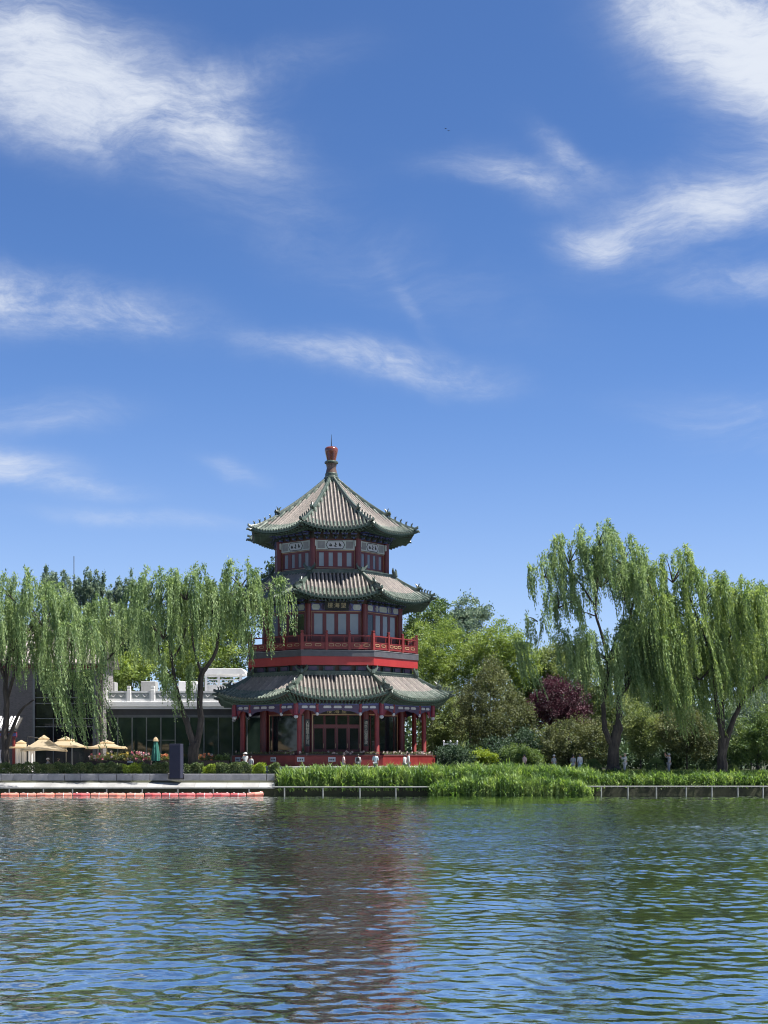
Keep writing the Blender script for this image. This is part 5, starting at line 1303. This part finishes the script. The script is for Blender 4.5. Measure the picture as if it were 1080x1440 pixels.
# --- trees behind the left buildings
for i, (px, top, hw, Y, sd) in enumerate(((84, 812, 13, 168, 31), (105, 822, 11, 172, 32), (122, 808, 9, 170, 33), (140, 815, 11, 168, 34), (160, 822, 10, 172, 35), (182, 812, 12, 170, 36), (200, 826, 10, 168, 37), (68, 806, 9, 170, 38))):
    h = 1074 - top
    lab = ['dark spiky-topped tree right of the far left willow crown', 'dark upright tree at the foot of the thin mast', 'tallest dark upright tree just right of the thin mast', 'dark upright tree with two tips above the hall roof', 'short dark upright tree above the terrace willow', 'dark upright tree left of the middle willow crown', 'small dark upright tree touching the middle willow crown', 'dark feathery tree tip rising out of the far left willow'][i]
    lobes = [(px, top + 92, hw * 1.2, 46, 0, 1.6)]
    rr = random.Random(sd)
    for j in range(6): lobes.append((px + (j - 2.5) / 2.5 * hw * 1.1 + rr.uniform(-2, 2), top + 10 + abs(j - 2.5) * 5 + rr.uniform(-6, 12), rr.uniform(1.8, 2.8), 22, rr.uniform(-1, 1), .3))
    add(tree('upright_tree', lab, 'tree', Y, lobes, 120, 'leaf_bluish', .24, .22, 36, seed=sd, group='dark upright trees behind the hall', upright=.5))
add(tree('leafy_tree', 'dark green tree behind the left end of the terrace', 'tree', 152, [(150, 925, 36, 42, 0, 3.5), (185, 912, 30, 38, 0, 3)], 260, 'leaf_dark', .3, .7, 40, seed=41, group='trees behind the terrace'))
add(tree('leafy_tree', 'low bright green tree at the left end of the terrace', 'tree', 148, [(176, 945, 24, 26, 0, 2.5), (196, 935, 18, 22, 0, 2)], 150, 'leaf_bright', .28, .6, 40, seed=42, group='trees behind the terrace'))
add(tree('leafy_tree', 'bright yellow-green tree behind the forked willow trunk', 'tree', 150, [(282, 925, 46, 42, 0, 3.5), (248, 938, 30, 30, 0, 3), (322, 915, 34, 42, 0, 3)], 400, 'leaf_bright', .28, .65, 42, seed=43, group='trees behind the terrace'))
add(tree('leafy_tree', 'deep green tree filling the gap behind the forked willow crown', 'tree', 160, [(230, 890, 50, 40, 0, 4), (310, 875, 50, 36, 0, 4)], 320, 'leaf_dark', .32, .8, 40, seed=44, group='trees behind the terrace'))
add(tree('upright_tree', 'narrow dark conifer tip beside the left of the top storey', 'tree', 150, [(383, 860, 16, 50, 0, 1.8), (383, 808, 5, 24, 0, .6), (376, 826, 5, 20, 0, .6), (390, 830, 5, 22, 0, .6), (371, 846, 6, 18, 0, .6)], 220, 'leaf_dark', .3, .5, 38, seed=46, upright=.35))
# --- trees right of the pagoda
add(tree('leafy_tree', 'olive-green tree top just under the middle roof corner of the pagoda', 'tree', 158, [(606, 880, 32, 40, 0, 3), (588, 905, 26, 40, 0, 3), (620, 866, 14, 22, 0, 1.5)], 300, 'leaf_mid', .26, .55, 42, seed=51, group='trees right of the pagoda'))
add(tree('leafy_tree', 'rounded light green tree touching the right end of the balcony', 'tree', 148, [(612, 925, 44, 52, 0, 3.5), (590, 955, 28, 46, 0, 3), (640, 955, 30, 44, 0, 3)], 560, 'leaf_bright', .19, .55, 62, seed=52, group='trees right of the pagoda'))
add(tree('leafy_tree', 'loose-topped greyish tree rising behind the bright round trees', 'tree', 165, [(660, 895, 28, 42, 0, 3), (655, 860, 16, 20, 0, 1.4), (680, 862, 12, 10, 0, 1), (640, 880, 12, 22, 0, 1.4)], 280, 'leaf_bluish', .28, .55, 40, seed=53, group='trees right of the pagoda'))
add(tree('leafy_tree', 'dense bright green round tree left of the right willow', 'tree', 146, [(702, 915, 36, 40, 0, 3), (680, 940, 26, 40, 0, 3), (728, 930, 28, 36, 0, 2.5)], 440, 'leaf_bright', .21, .6, 60, seed=54, group='trees right of the pagoda'))
add(tree('leafy_tree', 'brownish olive juniper in front of the bright trees, right of the plinth', 'tree', 130, [(690, 1000, 44, 62, 0, 3), (665, 1015, 28, 46, -.4, 2.4), (722, 1012, 30, 48, -.3, 2.4), (694, 950, 18, 26, 0, 1.4)], 620, 'leaf_olive', .17, .42, 52, seed=55, group='trees right of the pagoda', upright=.12))
add(tree('leafy_tree', 'light green slender tree right behind the pagoda corner columns', 'tree', 136, [(624, 1005, 24, 46, 0, 2.4), (606, 1030, 20, 40, 0, 2), (640, 1020, 16, 40, 0, 2)], 330, 'leaf_pale', .2, .45, 44, seed=56, group='trees right of the pagoda'))
add(tree('plum_tree', 'dark purple-leaved plum tree left of the knobbly willow', 'tree', 131, [(788, 985, 38, 30, 0, 2.4), (770, 1000, 24, 26, -.3, 2), (812, 998, 22, 22, 0, 2), (786, 965, 22, 14, 0, 1.4)], 420, 'leaf_plum', .17, .4, 48, seed=57))
add(tree('garden_shrub', 'broad dark green shrub under the purple plum tree', 'shrub', 126, [(800, 1042, 42, 32, 0, 2), (768, 1050, 24, 26, -.3, 1.6), (832, 1045, 28, 32, .2, 2)], 480, 'leaf_olive', .16, .38, 46, seed=58, group='garden shrubs', bark='bark_dark'))
add(tree('garden_shrub', 'dark low shrub against the right end of the red plinth', 'shrub', 120, [(632, 1062, 20, 14, 0, 1.2), (650, 1066, 18, 12, 0, 1)], 150, 'leaf_dark', .16, .32, 42, seed=59, group='garden shrubs'))
add(tree('garden_shrub', 'small yellow-green shrub in front of the olive juniper', 'shrub', 121, [(676, 1064, 15, 9, 0, .9), (690, 1066, 10, 8, 0, .7)], 110, 'leaf_lime', .14, .26, 40, seed=60, group='garden shrubs', trunk=False))
add(tree('garden_shrub', 'mid green shrub between the juniper and the plum', 'shrub', 121, [(728, 1062, 20, 14, 0, 1.2), (748, 1066, 16, 10, 0, 1)], 150, 'leaf_mid', .16, .32, 42, seed=61, group='garden shrubs', trunk=False))
add(tree('garden_shrub', 'dark shrub mass in the shade at the foot of the juniper', 'shrub', 125, [(700, 1060, 34, 20, 0, 1.4), (740, 1050, 24, 26, .5, 1.4)], 240, 'leaf_dark', .18, .4, 42, seed=62, group='garden shrubs', trunk=False))
# --- behind the right willows
RB = [('pale green tree seen through the left strands of the knobbly willow', 150, [(800, 955, 36, 46, 0, 3), (775, 940, 22, 34, 0, 2.4)], 300, 'leaf_pale', .26, .6),
      ('yellow-green tree behind the knobbly willow trunk', 142, [(858, 975, 44, 56, 0, 3), (838, 1000, 30, 40, 0, 2.5)], 420, 'leaf_pale', .22, .55),
      ('deep green tree behind the gap between the two right willows', 146, [(925, 960, 46, 66, 0, 3), (905, 920, 30, 40, 0, 2.6)], 420, 'leaf_mid', .24, .6),
      ('yellowish tree behind the leaning limb at the right edge', 140, [(1065, 930, 44, 60, 0, 3), (1085, 960, 36, 60, 0, 3), (1030, 955, 30, 46, 0, 2.5)], 520, 'leaf_pale', .22, .55),
      ('dark tall tree filling the back behind the wide willow', 160, [(985, 915, 70, 70, 0, 4), (1060, 900, 60, 60, 0, 4), (920, 900, 40, 50, 0, 3)], 480, 'leaf_dark', .3, .8)]
for i, (lab, Y, lobes, n, mat, sz, cl) in enumerate(RB):
    add(tree('leafy_tree', lab, 'tree', Y, lobes, n, mat, sz, cl, 42, seed=70 + i, group='trees behind the right willows'))
add(tree('leafy_tree', 'mid green tree in the gap between the bright round tree and the purple plum', 'tree', 152, [(752, 965, 26, 44, 0, 3), (735, 990, 24, 40, 0, 3)], 300, 'leaf_mid', .26, .6, 42, seed=79, group='trees right of the pagoda'))
SH = [('dense shrub with pale leaf tips just right of the knobbly willow trunk', 125, [(905, 1030, 30, 34, 0, 2), (890, 1012, 20, 26, 0, 1.6)], 360, 'leaf_pale', 870 + 30),
      ('olive shrub with bare stems left of the wide willow trunk', 124, [(962, 1024, 36, 34, 0, 2), (985, 1035, 24, 28, 0, 1.8)], 400, 'leaf_olive', 965),
      ('dark green shrub behind the stems near the wide willow trunk', 128, [(940, 1050, 40, 26, 0, 1.6), (1000, 1055, 36, 22, 0, 1.6)], 320, 'leaf_dark', 945),
      ('light green shrub at the right edge under the leaning limb', 121, [(1064, 1042, 30, 34, 0, 1.8), (1042, 1055, 18, 22, 0, 1.4), (1085, 1030, 26, 40, 0, 1.8)], 420, 'leaf_mid', 1064),
      ('bluish shrub mass behind the leaning limb', 128, [(1050, 1010, 30, 34, 0, 2), (1085, 1000, 26, 40, 0, 2)], 340, 'leaf_bluish', 1055)]
for i, (lab, Y, lobes, n, mat, b) in enumerate(SH):
    add(tree('garden_shrub', lab, 'shrub', Y, lobes, n, mat, .17, .4, 44, seed=80 + i, group='garden shrubs', base=b, bark='bark_grey', r0=.09))
# clipped balls
for i, (px, lab, rw) in enumerate(((834, 'clipped round bush left of the knobbly willow trunk', 13), (923, 'clipped round bush beside the photographer in grey', 14), (990, 'small clipped bush left of the wide willow trunk', 8), (1030, 'small dark bush right of the wide willow trunk', 9))):
    Yb = 116.4; t = thing('round_bush', lab, 'bush', (X(px, Yb), Yb, G - .1), 0, 'clipped round bushes'); rng = np.random.default_rng(90 + i)
    r = rw * Yb / F; n = 3200; u = unit(rng.normal(size=(n, 3))); u[:, 2] = np.abs(u[:, 2]); C = u * rng.uniform(.82, 1.0, n)[:, None] * np.array([r, r, r * 1.75])
    link('foliage', quads_mesh('foliage', leaves(C, u + rng.normal(size=(n, 3)) * .8, rng.uniform(.06, .12, n), rng.uniform(.04, .07, n)), 4, 'leaf_mid' if i < 2 else 'leaf_hedge'), t)
    MB().tube([(0, 0, 0), (0, 0, r * 1.2)], .04, 6).build('stem', 'bark_dark', t)
# trees far beyond, closing the gaps at the skyline, and the wood on the near bank behind the viewer
def wood(name, xs, Y, h0, h1, mat, size, n, zg=G, kind='stuff', seed=1):
    r_ = np.random.default_rng(seed); Q = []
    for x in xs:
        h = r_.uniform(h0, h1); k = n; u = unit(r_.normal(size=(k, 3))); rr_ = .5 + .5 * r_.random(k)
        C = np.array([x + r_.normal() * 1.5, Y + r_.normal() * 3, zg + h * .5]) + u * rr_[:, None] * np.array([h * .48, h * .4, h * .52])
        C[:, 2] = np.maximum(C[:, 2], zg); Q.append((C, u + r_.normal(size=(k, 3)), r_.uniform(.6, 1.4, k) * size))
    C = np.concatenate([q[0] for q in Q]); D = np.concatenate([q[1] for q in Q]); S_ = np.concatenate([q[2] for q in Q])
    o = link(name, quads_mesh(name, leaves(C, D, S_, S_ * .6), 4, mat)); o['kind'] = kind; return o
wood('far_wood', np.arange(-95, 110, 7.0), 200, 8, 13, 'leaf_dark', .75, 900, seed=3)
wood('far_wood', np.arange(-60, 70, 5.0), 172, 6, 9, 'leaf_mid', .6, 700, seed=4)
wood('side_wood', np.arange(30, 62, 3.5), 152, 6, 8.5, 'leaf_dark', .5, 1000, seed=8)
wood('left_shore_wood', np.arange(-150, -44, 6.0), 121, 9, 13, 'leaf_dark', .8, 700, seed=9)
wood('right_shore_wood', np.arange(46, 150, 6.0), 121, 8, 12, 'leaf_dark', .8, 700, seed=10)
wood('understorey', np.arange(8, 62, 1.7), 139, 2.6, 4.2, 'leaf_dark', .34, 520, seed=12)
wood('understorey', np.arange(12, 56, 1.7), 130.5, 2.0, 3.0, 'leaf_dark', .3, 420, seed=14)
wood('understorey', np.arange(-44, 4, 2.0), 156, 8.5, 11.5, 'leaf_dark', .5, 520, seed=13)
wood('near_bank_wood', np.arange(-110, 115, 4.5), -56, 14, 21, 'leaf_pale', 1.3, 800, seed=6)

# ---------------------------------------------------------------- reeds and grass on the bank
def reeds():
    r_ = np.random.default_rng(17)
    def patch(px0, px1, y0, y1, n, top, base, blade=1.0):
        x = r_.uniform(X(px0, 110), X(px1, 110), n); y = y0 + (y1 - y0) * r_.random(n)
        zb = base(y); pxv = x * F / y + 540; ht = (Z(top(pxv), y) - zb) * r_.uniform(.82, 1.04, n) + .1 * np.sin(x * 2.1) + .06 * np.sin(x * 5.3 + y)
        # edges thin out
        k = 7; i = np.repeat(np.arange(n), k); N = len(i)
        z0 = zb[i] + ht[i] * np.clip(r_.beta(1.4, 1.7, N) * .85, 0, 1) - .12 ; an = r_.uniform(0, 6.283, N); le = r_.uniform(.5, 1.15, N) * blade; wd = r_.uniform(.03, .062, N)
        droop = r_.uniform(.25, 1.0, N); up = r_.uniform(.5, 1.0, N)
        dx, dy = np.cos(an), np.sin(an) ; bx_ = x[i] + r_.normal(size=N) * .06; by = y[i] + r_.normal(size=N) * .06
        sx_, sy_ = -dy, dx; T_ = np.array([0, .3, .62, 1.0]); P_ = []
        for t in T_:
            h = le * t * (.25 + .3 * t); z = z0 + le * (up * t * 1.0 - droop * t * t * .7); w_ = wd * (1 - t) ** .6 * (.75 if t == 0 else 1)
            P_.append((bx_ + dx * h, by + dy * h, z, w_))
        Q = []
        for a, b in zip(P_[:-1], P_[1:]):
            Q.append(np.stack([np.stack([a[0] - sx_ * a[3], a[1] - sy_ * a[3], a[2]], 1), np.stack([a[0] + sx_ * a[3], a[1] + sy_ * a[3], a[2]], 1), np.stack([b[0] + sx_ * b[3], b[1] + sy_ * b[3], b[2]], 1), np.stack([b[0] - sx_ * b[3], b[1] - sy_ * b[3], b[2]], 1)], 1))
        # stalks
        s = np.stack([np.stack([x - .012, y, zb], 1), np.stack([x + .012, y, zb], 1), np.stack([x + .03, y, zb + ht * .95], 1), np.stack([x + .02, y, zb + ht * .95], 1)], 1)
        return np.concatenate(Q + [s])
    def base1(y): return np.interp(y, [109.6, 110.9, 112.4, 113.4], [-.1, .35, 1.1, 1.5])
    def top1(p): return np.interp(p, [385, 400, 440, 520, 640, 720, 800, 860, 900], [1088, 1078, 1075.5, 1076, 1072.5, 1071, 1075, 1083, 1087])
    def top2(p): return np.interp(p, [800, 860, 950, 1080, 1150], [1083, 1085, 1085.5, 1085, 1085])
    A = patch(391, 845, 110.8, 113.2, 3400, top1, base1)
    B = patch(835, 1130, 111.05, 113.4, 1700, top2, lambda y: base1(y) + .1, .8)
    D_ = patch(604, 832, 109.5, 110.9, 1050, lambda p: np.interp(p, [604, 636, 700, 795, 832], [1103, 1089, 1083, 1087, 1102]) + 2.5 * np.sin(p * .13), lambda y: -.1 + 0 * y, .8)
    me = quads_mesh('reed_bed', np.concatenate([A, B, D_]), 4, 'reed_leaf'); o = link('reed_bed', me); o['kind'] = 'stuff'
    # grass on the garden ground
    n = 42000; x = r_.uniform(X(400, 118), X(1160, 118), n); y = r_.uniform(113.0, 124, n); keep = ~((y > 113.1) & (y < 115.1)) & (np.hypot(x - XC, y - YC) > 10.4); x, y = x[keep], y[keep]; n = len(x)
    zg = np.interp(y, [110.8, 112.1, 113.4, 120], [.55, 1.15, 1.52, G]); Cc = np.stack([x, y, zg], 1); D = r_.normal(size=(n, 3)) * .35 + [0, 0, 1]
    o = link('garden_grass', quads_mesh('garden_grass', leaves(Cc, D, r_.uniform(.18, .42, n), r_.uniform(.03, .06, n)), 4, 'leaf_mid')); o['kind'] = 'stuff'
reeds()

# ---------------------------------------------------------------- people
def skin_mesh(name, J, edges, rad, root, mat, level=1):
    names = list(J); me = bpy.data.meshes.new(name); me.from_pydata([J[n] for n in names], [(names.index(a), names.index(b)) for a, b in edges], [])
    o = bpy.data.objects.new(name, me); COL.objects.link(o)
    md = o.modifiers.new('s', 'SKIN'); md.use_smooth_shade = True
    for i, n in enumerate(names):
        sv = me.skin_vertices[0].data[i]; r = rad[n]; sv.radius = r if isinstance(r, tuple) else (r, r); sv.use_root = (n == root)
    sb = o.modifiers.new('b', 'SUBSURF'); sb.levels = level; sb.render_levels = level
    dg = bpy.context.evaluated_depsgraph_get(); m2 = bpy.data.meshes.new_from_object(o.evaluated_get(dg))
    bpy.data.objects.remove(o); bpy.data.meshes.remove(me); m2.materials.clear(); m2.materials.append(MAT[mat]); m2.name = name
    return m2
def person(px, yy, label, face, pose='stand', shirt='cloth_white', trousers='cloth_grey', hat=None, hairlen=.0, h=1.68, bag=False, z=None):
    t = thing('person', label, 'person', (X(px, yy), yy, G + .025 if z is None else z), face); k = h / 1.68
    V = lambda x, y, z_: (x * k, y * k, z_ * k)
    sit = pose == 'sit' or pose == 'sitreach'
    J = dict(pelvis=V(0, 0, .93), waist=V(0, .0, 1.08), chest=V(0, .0, 1.28), neckb=V(0, .01, 1.42), neck=V(0, -.005, 1.49), head=V(0, -.015, 1.56), brow=V(0, -.012, 1.62), crown=V(0, .0, 1.66))
    for s, q in ((-1, 'l'), (1, 'r')):
        J['sh' + q] = V(s * .17, .01, 1.38); J['hip' + q] = V(s * .085, 0, .88)
        if pose in ('photo', 'photoup'):
            up = .14 if pose == 'photoup' else 0
            J['el' + q] = V(s * .24, -.2, 1.22 + up * 1.4); J['wr' + q] = V(s * .07, -.36, 1.42 + up * 1.6); J['ha' + q] = V(s * .05, -.4, 1.48 + up * 1.7); fd = Vector((0, -.15, 1))
        elif pose in ('reach', 'sitreach'):
            J['el' + q] = V(s * .2, -.24, 1.2); J['wr' + q] = V(s * .14, -.48, 1.22); J['ha' + q] = V(s * .13, -.55, 1.23); fd = Vector((0, -1, .05))
        elif pose == 'sit':
            J['el' + q] = V(s * .23, -.06, 1.14); J['wr' + q] = V(s * .14, -.28, 1.12); J['ha' + q] = V(s * .12, -.34, 1.13); fd = Vector((0, -1, -.1))
        else:
            sw = .1 * s if pose == 'walk' else 0
            J['el' + q] = V(s * .22, .02 + sw * .5, 1.12); J['wr' + q] = V(s * .21, -.04 + sw * 1.4, .88); J['ha' + q] = V(s * .2, -.06 + sw * 1.5, .81); fd = Vector((0, -.15, -1))
        if sit:
            J['kn' + q] = V(s * .1, -.42, .88); J['an' + q] = V(s * .1, -.42, .46); J['to' + q] = V(s * .11, -.56, .4)
        else:
            st = .16 * s if pose == 'walk' else .02
            J['kn' + q] = V(s * .09, -.03 - st * .6, .5); J['an' + q] = V(s * .09, .02 - st * 1.3, .09); J['to' + q] = V(s * .1, -.13 - st * 1.3, .035)
        J['fd' + q] = tuple(fd)
    dz = (.46 - .90) * k + .02 if sit else 0      # seated figures sink to the chair height
    fds = {q: Vector(J.pop('fd' + q)) for q in 'lr'}
    if sit: J = {n: (p[0], p[1], p[2] + dz + (0 if n[:2] not in ('an', 'to') else 0)) for n, p in J.items()}
    if pose == 'lean': pass
    rad = dict(pelvis=(.15, .11), waist=(.13, .095), chest=(.165, .11), neckb=(.085, .07), neck=.05, head=(.072, .085), brow=(.075, .092), crown=(.05, .06))
    for q in 'lr':
        rad.update({'sh' + q: .062, 'el' + q: .043, 'wr' + q: .028, 'ha' + q: (.034, .018), 'hip' + q: .088, 'kn' + q: .058, 'an' + q: .038, 'to' + q: .03})
    rad = {n: (tuple(a * k for a in r) if isinstance(r, tuple) else r * k) for n, r in rad.items()}
    E = [('pelvis', 'waist'), ('waist', 'chest'), ('chest', 'neckb'), ('neckb', 'neck'), ('neck', 'head'), ('head', 'brow'), ('brow', 'crown')]
    for q in 'lr': E += [('chest', 'sh' + q), ('sh' + q, 'el' + q), ('el' + q, 'wr' + q), ('wr' + q, 'ha' + q), ('pelvis', 'hip' + q), ('hip' + q, 'kn' + q), ('kn' + q, 'an' + q), ('an' + q, 'to' + q)]
    body = skin_mesh('body', J, E, rad, 'pelvis', 'skin')
    # fingers, nose and ears rooted inside the palms and head
    f = MB()
    for q, s in (('l', -1), ('r', 1)):
        hd = Vector(J['ha' + q]); d = fds[q].normalized(); sd = Vector((1, 0, 0)); pal = d.cross(sd).normalized()
        for i, ln in enumerate((.068, .078, .072, .055)):
            b = hd + sd * (-.024 + .016 * i) * k; f.tube([b - d * .01, b + d * ln * .55 * k + pal * .006, b + d * ln * k + pal * .022 * k], [.0088 * k, .008 * k, .006 * k], 5)
        b = hd - d * .03 * k - sd * s * .02 * k; f.tube([b, b + (d * .6 - sd * s * .8).normalized() * .035 * k, b + (d * .9 - sd * s * .5).normalized() * .06 * k], [.011 * k, .009 * k, .007 * k], 5)
    hc = Vector(J['head']); f.tube([hc + Vector((0, -.07, .035)) * k, hc + Vector((0, -.105, .0)) * k, hc + Vector((0, -.08, -.015)) * k], [.01 * k, .016 * k, .01 * k], 5)
    for s in (-1, 1): f.ball(tuple(hc + Vector((s * .075, .01, .02)) * k), .028 * k, 0, 6, (.4, .8, 1.1))
    bm = bmesh.new(); bm.from_mesh(body); fm = f.mesh('tmp', 'skin', True); bm.from_mesh(fm); bm.to_mesh(body); bm.free(); bpy.data.meshes.remove(fm)
    link('body', body, t)
    e = MB()
    for s in (-1, 1): e.ball(tuple(hc + Vector((s * .032, -.08, .03)) * k), .011 * k, 0, 6)
    e.box(-.022 * k, .022 * k, hc.y - .084 * k, hc.y - .07 * k, hc.z - .042 * k, hc.z - .036 * k); e.build('facial_features', 'hair', t)
    # clothes
    sj = {n: J[n] for n in ('pelvis', 'waist', 'chest', 'neckb', 'shl', 'ell', 'shr', 'elr')}; sr = {n: (tuple(a * 1.13 + .006 for a in rad[n]) if isinstance(rad[n], tuple) else rad[n] * 1.25 + .006) for n in sj}
    se = [(a, b) for a, b in E if a in sj and b in sj]
    sj['hem'] = (0, J['pelvis'][1], J['pelvis'][2] - .06 * k); sr['hem'] = (.165 * k, .125 * k); se.append(('pelvis', 'hem'))
    for q in 'lr':
        a, b = Vector(J['el' + q]), Vector(J['wr' + q]); sj['cu' + q] = tuple(a.lerp(b, .75 if shirt == 'cloth_white' else .15)); sr['cu' + q] = .044 * k; se.append(('el' + q, 'cu' + q))
    link('shirt', skin_mesh('shirt', sj, se, sr, 'chest', shirt), t)
    tj = {n: J[n] for n in ('pelvis', 'hipl', 'hipr', 'knl', 'knr', 'anl', 'anr')}; tr = {n: (tuple(a * 1.1 for a in rad[n]) if isinstance(rad[n], tuple) else rad[n] * 1.22 + .008) for n in tj}
    for q in 'lr': a, b = Vector(J['kn' + q]), Vector(J['an' + q]); tj['an' + q] = tuple(a.lerp(b, .93))
    link('trousers', skin_mesh('trousers', tj, [(a, b) for a, b in E if a in tj and b in tj], tr, 'pelvis', trousers), t)
    for q in 'lr':
        a = Vector(J['an' + q]); MB().tube([a + Vector((0, .05, -.045)) * k, a + Vector((0, -.05, -.05)) * k, a + Vector((0, -.17, -.06)) * k], [.04 * k, .044 * k, .032 * k], 8).build('shoe', 'cloth_black', t, smooth=True)
    # hair or hat
    top = Vector(J['brow'])
    hm = MB(); hm.lathe([(.104 * k, -.03), (.106 * k, .02), (.095 * k, .06), (.06 * k, .09), (.01, .098)], 14, 0, (top.x, top.y + .018 * k, top.z - .02))
    hm.tube([top + Vector((0, .07, .02)) * k, top + Vector((0, .088, -.06)) * k, top + Vector((0, .075, -.1 - hairlen)) * k], [.07 * k, .066 * k, .045 * k], 8)
    hm.build('hair', 'hair', t, smooth=True)
    if hat == 'wide': MB().lathe([(.21 * k, -.015), (.215 * k, 0), (.125 * k, .02), (.118 * k, .08), (.09 * k, .115), (.01, .125)], 16, 0, (top.x, top.y + .01, top.z - .0)).build('sun_hat', 'cloth_white', t, smooth=True)
    elif hat: MB().lathe([(.15 * k, -.02), (.155 * k, -.01), (.118 * k, .01), (.115 * k, .06), (.08 * k, .105), (.01, .115)], 14, 0, (top.x, top.y + .005, top.z + .0)).build('cap', hat, t, smooth=True)
    if bag:
        MB().box(-.13 * k, .13 * k, .12 * k, .25 * k, 1.05 * k, 1.42 * k).build('backpack', 'cloth_black', t, bevel=.03)
    if pose in ('photo', 'photoup'):
        p = (Vector(J['hal']) + Vector(J['har'])) / 2; MB().box(p.x - .04, p.x + .04, p.y - .018, p.y - .006, p.z - .0, p.z + .15).build('phone', 'dark_metal', t, bevel=.003)
    return t
yp = 113.9
person(345, 113.7, 'person in white with a wide white sun hat before the plinth corner', R(200), 'photo', 'cloth_white', 'cloth_white', 'wide')
person(353, 113.9, 'shorter person in white close behind the one in the wide sun hat', R(160), 'stand', 'cloth_white', 'cloth_white', None, 0, 1.42)
person(483, yp, 'dark-haired person in a pale pink top seen in profile before the door', R(-80), 'walk', 'cloth_pink', 'cloth_white', None, .1, 1.6)
person(503.5, yp, 'person with a black backpack over a pale top facing the pagoda', R(175), 'stand', 'cloth_white', 'cloth_navy', None, .05, 1.58, bag=True)
person(528, 113.6, 'person in a pale blue shirt with their back to the water', R(165), 'sit' if False else 'stand', 'cloth_blue', 'cloth_grey', None, 0, 1.66)
person(569, yp, 'shorter white-shirted person left of the pair by the sunlit plinth', R(-120), 'stand', 'cloth_white', 'cloth_grey', None, 0, 1.56)
person(574.5, 114.2, 'taller white-clad person right of the pair by the sunlit plinth', R(100), 'stand', 'cloth_white', 'cloth_white', None, 0, 1.7)
person(737.5, 114.4, 'dark-haired person in a brownish top half hidden by the reeds', R(-60), 'stand', 'cloth_pink', 'cloth_black', None, .1, 1.56)
person(779, 114.3, 'person in grey with a white cap behind the reeds under the plum tree', R(30), 'stand', 'cloth_grey', 'cloth_grey', 'cloth_white', 0, 1.5)
person(806, 114.6, 'person in a grey shirt, left of the two standing by the clipped bush', R(150), 'stand', 'cloth_grey', 'cloth_white', None, 0, 1.52)
person(815.5, 114.6, 'person in a white shirt, right of the two standing by the clipped bush', R(200), 'stand', 'cloth_white', 'cloth_blue', None, 0, 1.6)
person(879, 114.2, 'person all in white with a pale cap raising a phone by the knobbly willow', R(-80), 'photo', 'cloth_white', 'cloth_white', 'cream_canvas', 0, 1.62)
person(941, 114.5, 'person in grey raising a phone high beside the clipped round bush', R(-75), 'photoup', 'cloth_grey', 'cloth_grey', 'cloth_grey', 0, 1.6)
person(67.5, 114.1, 'diner in grey seated under the largest parasol', R(-90), 'sit', 'cloth_grey', 'cloth_navy', 'cloth_white', 0, 1.66)
person(82, 114.5, 'diner in black reaching across the table with bare arms', R(80), 'sitreach', 'cloth_black', 'cloth_black', None, 0, 1.68)
person(183, 117.0, 'diner in a white shirt seated with their back to the lake', R(180), 'sit', 'cloth_white', 'cloth_grey', None, 0, 1.7)

# ---------------------------------------------------------------- mast, birds, little sign
m = thing('radio_mast', 'thin mast rising above the dark trees on the left', 'mast', (X(104, 175), 175, G))
MB().tube([(0, 0, 0), (0, 0, Z(815, 175) - G)], .09, 6).tube([(0, 0, Z(815, 175) - G), (0, 0, Z(782, 175) - G)], .05, 6).build('pole', 'frame_grey', m)
bx(-.3, .3, -.05, .05, Z(822, 175) - G, Z(821, 175) - G, 'crossbar', 'frame_grey', m)
def bird(px, py, yy, s, lab, ang):
    t = thing('bird', lab, 'bird', P(px, py, yy), ang, None)
    b = MB(); b.tube([(0, -.16, 0), (0, -.1, .01), (0, 0, 0), (0, .12, 0), (0, .2, .01)], [.012, .035, .05, .03, .01], 8)
    b.add([(-.02, .16, .0), (.02, .16, .0), (.055, .3, .012), (0, .25, .012), (-.055, .3, .012)], [(0, 1, 2, 3, 4)])
    b.v = [tuple(c * s for c in v) for v in b.v]; b.build('body', 'cloth_black', t, smooth=True)
    for q in (-1, 1):
        w = MB(); vs = [(0, -.07, .02), (q * .2, -.1, .1), (q * .42, .0, .06), (q * .2, .03, .085), (0, .07, .015)]
        w.add([tuple(c * s for c in v) for v in vs] + [(v[0] * s, v[1] * s, v[2] * s - .008) for v in vs], [(0, 1, 2, 3, 4), (9, 8, 7, 6, 5), (0, 5, 6, 1), (1, 6, 7, 2), (2, 7, 8, 3), (3, 8, 9, 4), (4, 9, 5, 0)])
        w.build('wing', 'cloth_black', t)
bird(626.5, 181, 140, .42, 'dark bird high in the blue sky, the left of a pair', R(35)); bird(631, 184, 142, .4, 'dark bird high in the blue sky, the right of a pair', R(20))
sg = thing('garden_railing', 'short white railing in the shrubs right of the pagoda', 'railing', (X(624, 122), 122, G))
w_ = X(643, 122) - X(624, 122)
for x in (0, w_ / 2, w_): MB().box(x - .05, x + .05, -.05, .05, 0, Z(1043, 122) - G).ball((x, 0, Z(1042.5, 122) - G), .085, 0, 8).build('post', 'white_paint', sg)
bx(0, w_, -.03, .03, Z(1047, 122) - G, Z(1045.5, 122) - G, 'rail', 'white_paint', sg)
print('leaf quads', COUNT)
